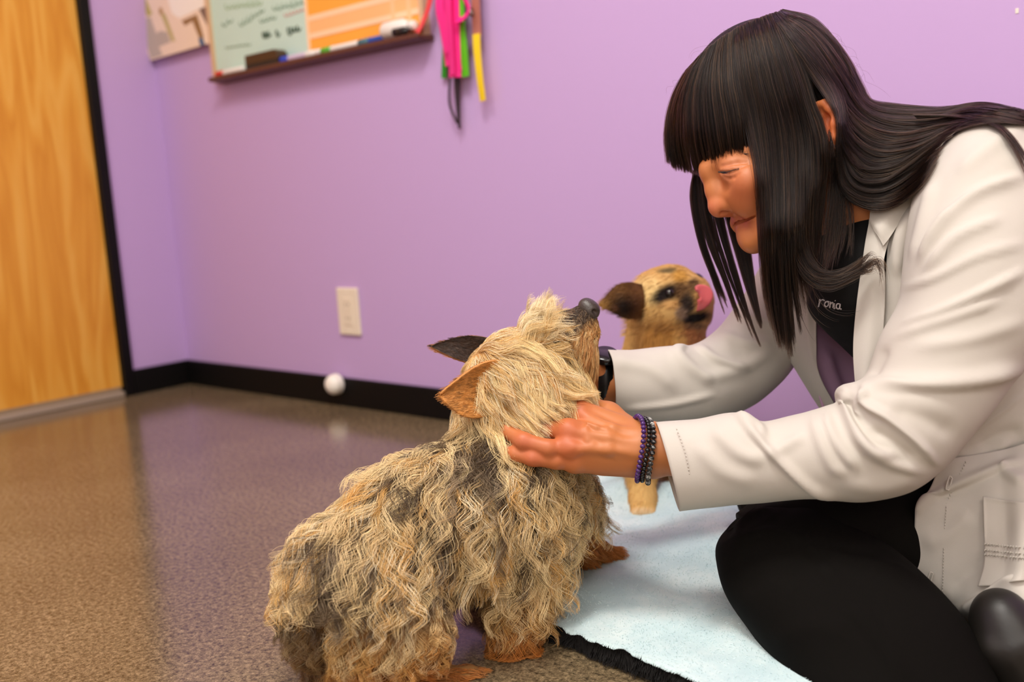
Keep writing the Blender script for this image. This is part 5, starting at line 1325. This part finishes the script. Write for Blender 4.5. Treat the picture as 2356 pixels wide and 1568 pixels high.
# claws, nose, eye
CLAW = mat('dark_claw', (38, 30, 24), .3)
for x, y, d in ((1436, 1283, 1.244), (1431, 1289, 1.240)):
    V, F = tube_vf(resample(P3([(x-8, y-4, d), (x, y, d), (x+4, y+5, d)]), 8), np.linspace(.0026, .0006, 8), 8); mesh_obj('claw', V, F, CLAW, terrier)
f = Field(); nc = W(1357, 712, 1.122)
f.ell(nc, (.0118, .0105, .0125), np.stack([_R, _U, _F]), .004); f.ball(W(1348, 702, 1.122), .0085, .006); f.ball(W(1362, 722, 1.118), .0065, .006)
f.cone(W(1366, 716, 1.112), W(1376, 722, 1.112), .0022, .0030, .003, 's'); f.cone(W(1372, 708, 1.122), W(1370, 736, 1.118), .0009, .0009, .002, 's')
NOSE = mat('dog_nose', (66, 58, 54), .32, .5); noise_bump(NOSE, 700, .5, .0008)
V_, F_ = f.mesh(.0011); mesh_obj('nose', V_, F_, NOSE, terrier)
V_, F_ = lathe_vf([(0.0075*sin(a), -.0075*cos(a)) for a in np.linspace(.05, pi-.05, 14)], W(1285, 800, 1.094), -_F, 18); mesh_obj('eye', V_, F_, mat('dog_eye', (22, 14, 10), .1, .6), terrier)
# ears: cupped triangles with short velvet hair
def ear(name, base_a, base_b, tip, bow, m, cin, cout, lab=None, seed=0):
    a, b, tp = P3(base_a), P3(base_b), P3(tip); n = 26; V = []; nr = np.cross(b-a, tp-a); nr /= np.linalg.norm(nr); nr = -nr if nr@_F > 0 else nr
    for i in range(n):
        u = i/(n-1); wdt = (1-u**1.9)**.9*.97+.03; wdt *= 1+.10*sin(pi*min(u*1.25, 1))
        mid = (a+b)/2*(1-u)+tp*u
        for j in range(n):
            v = j/(n-1)*2-1; V.append(mid+(b-a)/2*v*wdt-nr*bow*(1-v*v)*(1-u*.75)*1.0+nr*.004*sin(u*pi))
    V = np.array(V); F = grid_faces(n, n); N = vnormals(V, F)
    if (N.mean(0)@nr) < 0: F = F[:, ::-1].copy(); N = -N
    V2, F2 = thicken(V, F, .0022); o = mesh_obj(name, V2, F2, m, terrier); sub(o, terrier)
    if lab: o['label'] = lab
    C = np.vstack([np.tile(lin(cin), (n*n, 1)), np.tile(lin(cout), (n*n, 1))]); set_colors(o, C)
    for side, (NN, col) in enumerate(((N, cin), (-N, cout))):
        P, Nn = sample_surface(V+NN*.0011, F, NN, 1500); fl = (tp-(a+b)/2); fl = fl/np.linalg.norm(fl)
        Q, own = grow(P, Nn, np.tile(fl, (len(P), 1)), .0065*rng.uniform(.5, 1.2, len(P)), 6, .22, .0, .5, 160, .4, seed+side, .0006, 1.2)
        strands('ear_fur', Q, np.linspace(.00020, .00007, 6), FUR, o, tri_color(len(P), own, None, [(.6, col), (.4, tuple(np.array(col)*.8))]))
EARM = mat('ear_skin', (120, 80, 60), .7); attr_color(EARM)
ear('ear', (1150, 828, 1.070), (1120, 956, 1.066), (1012, 908, 1.060), .012, EARM, (196, 134, 66), (196, 134, 72), 'near tan ear laid back', 11)
ear('ear', (1128, 778, 1.150), (1106, 838, 1.135), (992, 796, 1.15), .008, EARM, (56, 36, 22), (176, 116, 60), 'far ear, dark inside', 13)
# ------------------------------------------------------------------ the small fawn dog behind, licking its nose
PL = on_floor(1480, 1190)
pug = thing('dog', (PL[0], PL[1], 0), 'short-haired fawn dog with dark ears sitting by the wall, pink tongue over its nose', 'dog')
f = Field()
f.ball(W(1524, 692, 1.50), .0515, .02); f.ball(W(1556, 662, 1.495), .033, .02)
f.chain(P3([(1560, 690, 1.49), (1594, 684, 1.485), (1604, 694, 1.485)]), [.036, .029, .023], .015)
f.ball(W(1595, 716, 1.482), .024, .012); f.chain(P3([(1560, 735, 1.49), (1600, 736, 1.487), (1618, 726, 1.487)]), [.022, .015, .013], .01)
f.ball(W(1530, 722, 1.485), .032, .02)
f.ball(W(1539, 675, 1.443), .010, .010, 's')
f.chain(P3([(1520, 735, 1.51), (1530, 800, 1.52), (1534, 900, 1.54)]), [.046, .056, .072], .03)
f.chain(P3([(1530, 900, 1.54), (1580, 980, 1.60), (1640, 1060, 1.66)]), [.075, .078, .066], .04)
f.chain(P3([(1480, 960, 1.49), (1474, 1080, 1.465), (1480, 1150, 1.448), (1480, 1170, 1.436)]), [.040, .021, .0165, .017], .02)
for dx in (-16, -4, 8, 18): f.ball(W(1480+dx, 1179, 1.424), .0085, .006)
f.chain(P3([(1575, 970, 1.51), (1580, 1090, 1.50), (1590, 1160, 1.485), (1592, 1180, 1.475)]), [.038, .021, .0165, .017], .02)
f.chain(P3([(1650, 1060, 1.64), (1680, 1120, 1.58), (1640, 1160, 1.56)]), [.055, .030, .018], .03)
V_, F_ = f.mesh(.0032); V_ = relax(V_, F_, 2); N_ = vnormals(V_, F_)
PB = mat('fawn_coat', (200, 150, 80), .75, .2); attr_color(PB)
pbody = mesh_obj('body', V_, F_, PB, pug)
def pug_color(P):
    t = topix(P); x, y = t[:, 0], t[:, 1]; C = np.tile(lin((206, 164, 100)), (len(P), 1))
    def bl(cx, cy, rx, ry, col, a=1.0, rot=0.0):
        c, s = cos(rot), sin(rot); u = ((x-cx)*c+(y-cy)*s)/rx; v = (-(x-cx)*s+(y-cy)*c)/ry
        w = np.clip(1.6-1.6*np.hypot(u, v)+.35, 0, 1)*a; C[:] = C*(1-w[:, None])+lin(col)*w[:, None]
    bl(1490, 668, 36, 34, (228, 196, 132)); bl(1520, 790, 60, 60, (176, 124, 60)); bl(1590, 790, 34, 60, (168, 112, 66))
    bl(1540, 622, 26, 7, (110, 92, 56)); bl(1566, 636, 20, 18, (196, 146, 66)); bl(1598, 655, 16, 18, (100, 74, 44))
    bl(1534, 676, 40, 21, (26, 18, 15), 1, -.55); bl(1572, 676, 22, 34, (92, 64, 36), .9); bl(1545, 702, 26, 14, (196, 150, 90), .8)
    bl(1584, 700, 20, 28, (58, 48, 40)); bl(1600, 730, 42, 15, (24, 19, 17), 1, -.2); bl(1568, 720, 16, 16, (150, 128, 106), .8); bl(1595, 750, 34, 8, (92, 74, 58), .8)
    bl(1474, 700, 10, 44, (60, 42, 28), .9); bl(1440, 790, 20, 50, (216, 176, 106), .8); bl(1565, 785, 16, 40, (210, 164, 92), .7); bl(1525, 752, 70, 10, (150, 104, 52), .6)
    bl(1480, 1120, 40, 70, (222, 180, 110)); bl(1478, 1180, 34, 14, (228, 196, 150))
    return C
set_colors(pbody, pug_color(V_))
FUR2 = mat('fawn_fur', (200, 150, 80), .5, .3); attr_color(FUR2)
P, N = sample_surface(V_, F_, N_, 15000); t = topix(P)
fl = np.where((t[:, 1] < 770)[:, None], (-.9*_R-.3*_U)[None], (-1.0*_U-.1*_R)[None])
Q, own = grow(P, N, fl, .010*rng.uniform(.6, 1.2, len(P)), 5, .30, .1, .3, None, .3, 21.0, .0004, 1.0)
c = pug_color(P)*np.exp(rng.normal(0, .14, len(P)))[:, None]
strands('coat_fur', Q, np.linspace(.00034, .00012, 5), FUR2, pug, c)
V_, F_ = lathe_vf([(0.0085*sin(a), -.0085*cos(a)) for a in np.linspace(.05, pi-.05, 14)], W(1541, 675, 1.456), -_F, 18); mesh_obj('eye', V_, F_, bpy.data.materials['dog_eye'], pug)
f = Field(); f.ell(W(1606, 645, 1.482), (.009, .009, .010), np.stack([_R, _U, _F]), .004); f.ball(W(1600, 641, 1.482), .008, .006)
V_, F_ = f.mesh(.0016); mesh_obj('nose', V_, F_, mat('black_dog_nose', (18, 15, 14), .35), pug)
# tongue curling up over the nose
path = resample(P3([(1596, 716, 1.478), (1614, 710, 1.470), (1630, 694, 1.466), (1633, 674, 1.466), (1622, 660, 1.466), (1602, 656, 1.464), (1592, 662, 1.462)]), 26)
T = np.gradient(path, axis=0); T /= np.linalg.norm(T, axis=1)[:, None]; wd_ = np.interp(np.linspace(0, 1, 26), [0, .25, .6, .85, 1], [.012, .017, .018, .013, .003]); V = []
path = path-_F*.022; tc = W(1606, 690, 1.446)
for i in range(26):
    inw = tc-path[i]; dist = np.linalg.norm(inw); inw /= dist+1e-9
    for v in np.linspace(0, 1, 13): V.append(path[i]+inw*min(v*wd_[i]*1.35, dist*.92)-_F*(v*.004)+inw*.0015*math.exp(-((v-.5)/.12)**2))
V_, F_ = thicken(np.array(V), grid_faces(26, 13), .005); V_ = relax(V_, F_, 1)
TONG = mat('pink_tongue', (226, 110, 112), .3, .5, Subsurface_Weight=.2); bsdf(TONG).inputs['Subsurface Radius'].default_value = (.006, .002, .002)
mesh_obj('tongue', V_, F_, TONG, pug)
f = Field()
# folded ears
def fold_ear(rows, cin, cout, seed):
    V, F = sheet(rows, 30, 30); N = vnormals(V, F)
    if (N@_F).mean() > 0: F = F[:, ::-1].copy(); N = -N
    V2, F2 = thicken(V, F, .004); o = sub(mesh_obj('ear', V2, F2, PB, pug), pug)
    def ec(P):
        t = topix(P); x, y = t[:, 0], t[:, 1]; C = np.tile(lin(cout), (len(P), 1))
        w = np.clip(1.4-np.hypot((x-1440)/26, (y-705)/26), 0, 1)[:, None]; C = C*(1-w)+lin(cin)*w
        w = np.clip(1.3-np.hypot((x-1388)/20, (y-702)/20), 0, 1)[:, None]; C = C*(1-w)+lin((186, 142, 78))*w
        w = np.clip(1.2-np.hypot((x-1420)/9, (y-708)/10), 0, 1)[:, None]; C = C*(1-w*.7)+lin((150, 104, 74))*w*.7
        return C
    set_colors(o, ec(V2))
    P, Nn = sample_surface(V+N*.002, F, N, 1500); Q, own = grow(P, Nn, np.tile(-_R*.9-.35*_U, (len(P), 1)), .008*rng.uniform(.5, 1.2, len(P)), 5, .3, 0, .4, None, .3, seed, .0004, 1)
    strands('ear_fur', Q, np.linspace(.0003, .0001, 5), FUR2, o, ec(P)*np.exp(rng.normal(0, .15, len(P)))[:, None])
fold_ear([[(1476, 655, 1.462), (1480, 690, 1.455), (1474, 728, 1.462)], [(1448, 650, 1.450), (1452, 692, 1.436), (1450, 732, 1.45)], [(1420, 656, 1.446), (1422, 694, 1.436), (1432, 728, 1.446)], [(1396, 680, 1.446), (1398, 698, 1.442), (1404, 714, 1.446)], [(1378, 699, 1.45), (1379, 701, 1.45), (1381, 704, 1.45)]], (44, 28, 18), (112, 76, 38), 31)
fold_ear([[(1540, 640, 1.545), (1545, 660, 1.55), (1550, 690, 1.552)], [(1552, 634, 1.556), (1560, 660, 1.566), (1564, 690, 1.562)], [(1560, 650, 1.562), (1568, 676, 1.570), (1570, 700, 1.566)], [(1566, 690, 1.563), (1570, 704, 1.566), (1572, 716, 1.565)]], (44, 28, 18), (112, 76, 38), 33)
# ------------------------------------------------------------------ pale blue fleece blanket with a dark underside
def floor_xy(x, y, z=.027): return on_floor(x, y, z)[:2]
c00, c10 = floor_xy(1058, 1338), floor_xy(2010, 1722)       # front edge
c01, c11 = floor_xy(1372, 1098), floor_xy(2120, 1225)       # far edge
BC = (c00+c10+c01+c11)/4
blanket = thing('blanket', (BC[0], BC[1], 0), 'pale blue fleece blanket with a black underside, spread rumpled on the concrete floor', 'blanket')
bumps = [(floor_xy(1425, 1150), .045, .030), (floor_xy(1552, 1150), .05, .028), (floor_xy(1395, 1118), .035, .034), (floor_xy(1480, 1215), .05, -.006), (floor_xy(1560, 1230), .10, .010), (floor_xy(1700, 1250), .10, .012), (floor_xy(1440, 1330), .09, .006)]
def blanket_h(x, y):
    h = .025+.0045*noise.noise(Vector((x*7, y*7, .3)))+.002*noise.noise(Vector((x*22, y*22, 1.3)))
    for c, r, a in bumps: h += a*math.exp(-((x-c[0])**2+(y-c[1])**2)/r**2)
    return max(h, .012)
nb_ = 130; V = []
for i in range(nb_):
    u = i/(nb_-1)
    for j in range(nb_):
        v = j/(nb_-1); p = (c00*(1-u)+c10*u)*(1-v)+(c01*(1-u)+c11*u)*v
        e = .005*noise.noise(Vector((u*6, v*5, 3.1)))*(1 if min(u, v, 1-u, 1-v) < .12 else .3)
        x, y = p[0]+e, p[1]+e*.7; V.append((x, y, blanket_h(x, y)))
V = np.array(V); F = grid_faces(nb_, nb_); N = vnormals(V, F)
if N[:, 2].mean() < 0: F = F[:, ::-1].copy(); N = -N
FLE = mat('blue_fleece', (196, 220, 224), .95, .1); bsdf(FLE).inputs['Sheen Weight'].default_value = .3
n1 = nd(FLE, 'ShaderNodeTexNoise', Scale=9.0, Detail=5.0, Roughness=.7); lk(FLE, texco(FLE), n1.inputs[0])
r1 = ramp(FLE, [(.32, (180, 208, 214)), (.50, (196, 220, 224)), (.70, (220, 234, 234))]); lk(FLE, n1.outputs[0], r1.inputs[0]); lk(FLE, r1.outputs[0], bsdf(FLE).inputs['Base Color'])
noise_bump(FLE, 700, .25, .0008)
top = sub(mesh_obj('fleece_top', V, F, FLE, blanket), blanket)
UND = mat('black_underside', (16, 14, 15), .9)
E_ = np.vstack([V[:nb_], V[nb_-1::nb_], V[-nb_:][::-1], V[::nb_][::-1]]); n = len(E_); cen = E_[:, :2].mean(0)
inn = E_.copy(); inn[:, :2] += (cen-inn[:, :2])*.004; top_r = inn.copy(); top_r[:, 2] -= .003; bot = inn.copy(); bot[:, 2] = .001; bot[:, :2] += (cen-bot[:, :2])*.006
V2 = np.vstack([top_r, bot]); F2 = np.array([(i, (i+1) % n, n+(i+1) % n, n+i) for i in range(n)])
mesh_obj('underside', V2, fix_out(V2, F2), UND, blanket)
# fleece nap, longer along the front edge
FN = mat('fleece_nap', (205, 226, 230), .8, .1); attr_color(FN)
P, Nn = sample_surface(V, F, N, 15000); t = topix(P); keep = (t[:, 0] > 1150) & (t[:, 0] < 1900) & (t[:, 1] < 1620); P, Nn, t = P[keep], Nn[keep], t[keep]
Q, own = grow(P, Nn, np.tile(np.array([.2, -.3, 0.2]), (len(P), 1)), .0030*rng.uniform(.5, 1.2, len(P)), 4, .9, 0, 1.2, None, .3, 41.0, .0004, 1)
nn = np.array([noise.noise(Vector(p)*9) for p in P]); c = lin((222, 238, 240))[None]*(1+.12*nn[:, None])*np.exp(rng.normal(0, .06, len(P)))[:, None]
strands('fleece_nap', Q, np.linspace(.00026, .00012, 4), FN, top, np.clip(c, 0, .95))
edge = V[::nb_]; m = 5200; k = rng.uniform(0, nb_-1.001, m); i = k.astype(int); fr = (k-i)[:, None]; P = edge[i]*(1-fr)+edge[i+1]*fr
outw = np.array([c00[0]-c01[0], c00[1]-c01[1], 0.0]); outw /= np.linalg.norm(outw)
Q, own = grow(P, np.tile(outw, (m, 1)), np.tile(outw*.6+np.array([0, 0, .1]), (m, 1)), .0065*rng.uniform(.4, 1.2, m), 4, .4, .2, .9, None, .3, 43.0, .0004, 1)
strands('fleece_nap', Q, np.linspace(.00036, .00016, 4), FN, top, np.tile(lin((206, 226, 228)), (m, 1)))
UF = mat('black_nap', (18, 15, 15), .8)
P2 = (top_r[-nb_:][::-1])[i]*(1-fr)+(top_r[-nb_:][::-1])[np.minimum(i+1, nb_-1)]*fr; P2[:, 2] -= rng.uniform(0, .018, m); P2[:, 2] = np.maximum(P2[:, 2], .003)
Q, own = grow(P2, np.tile(outw, (m, 1)), np.tile(outw*.5+np.array([0, 0, -.5]), (m, 1)), .009*rng.uniform(.3, 1.2, m), 4, .4, .2, 1.0, None, .3, 47.0, .0006, 1)
strands('underside_nap', Q, np.linspace(.00034, .00014, 4), UF, blanket)
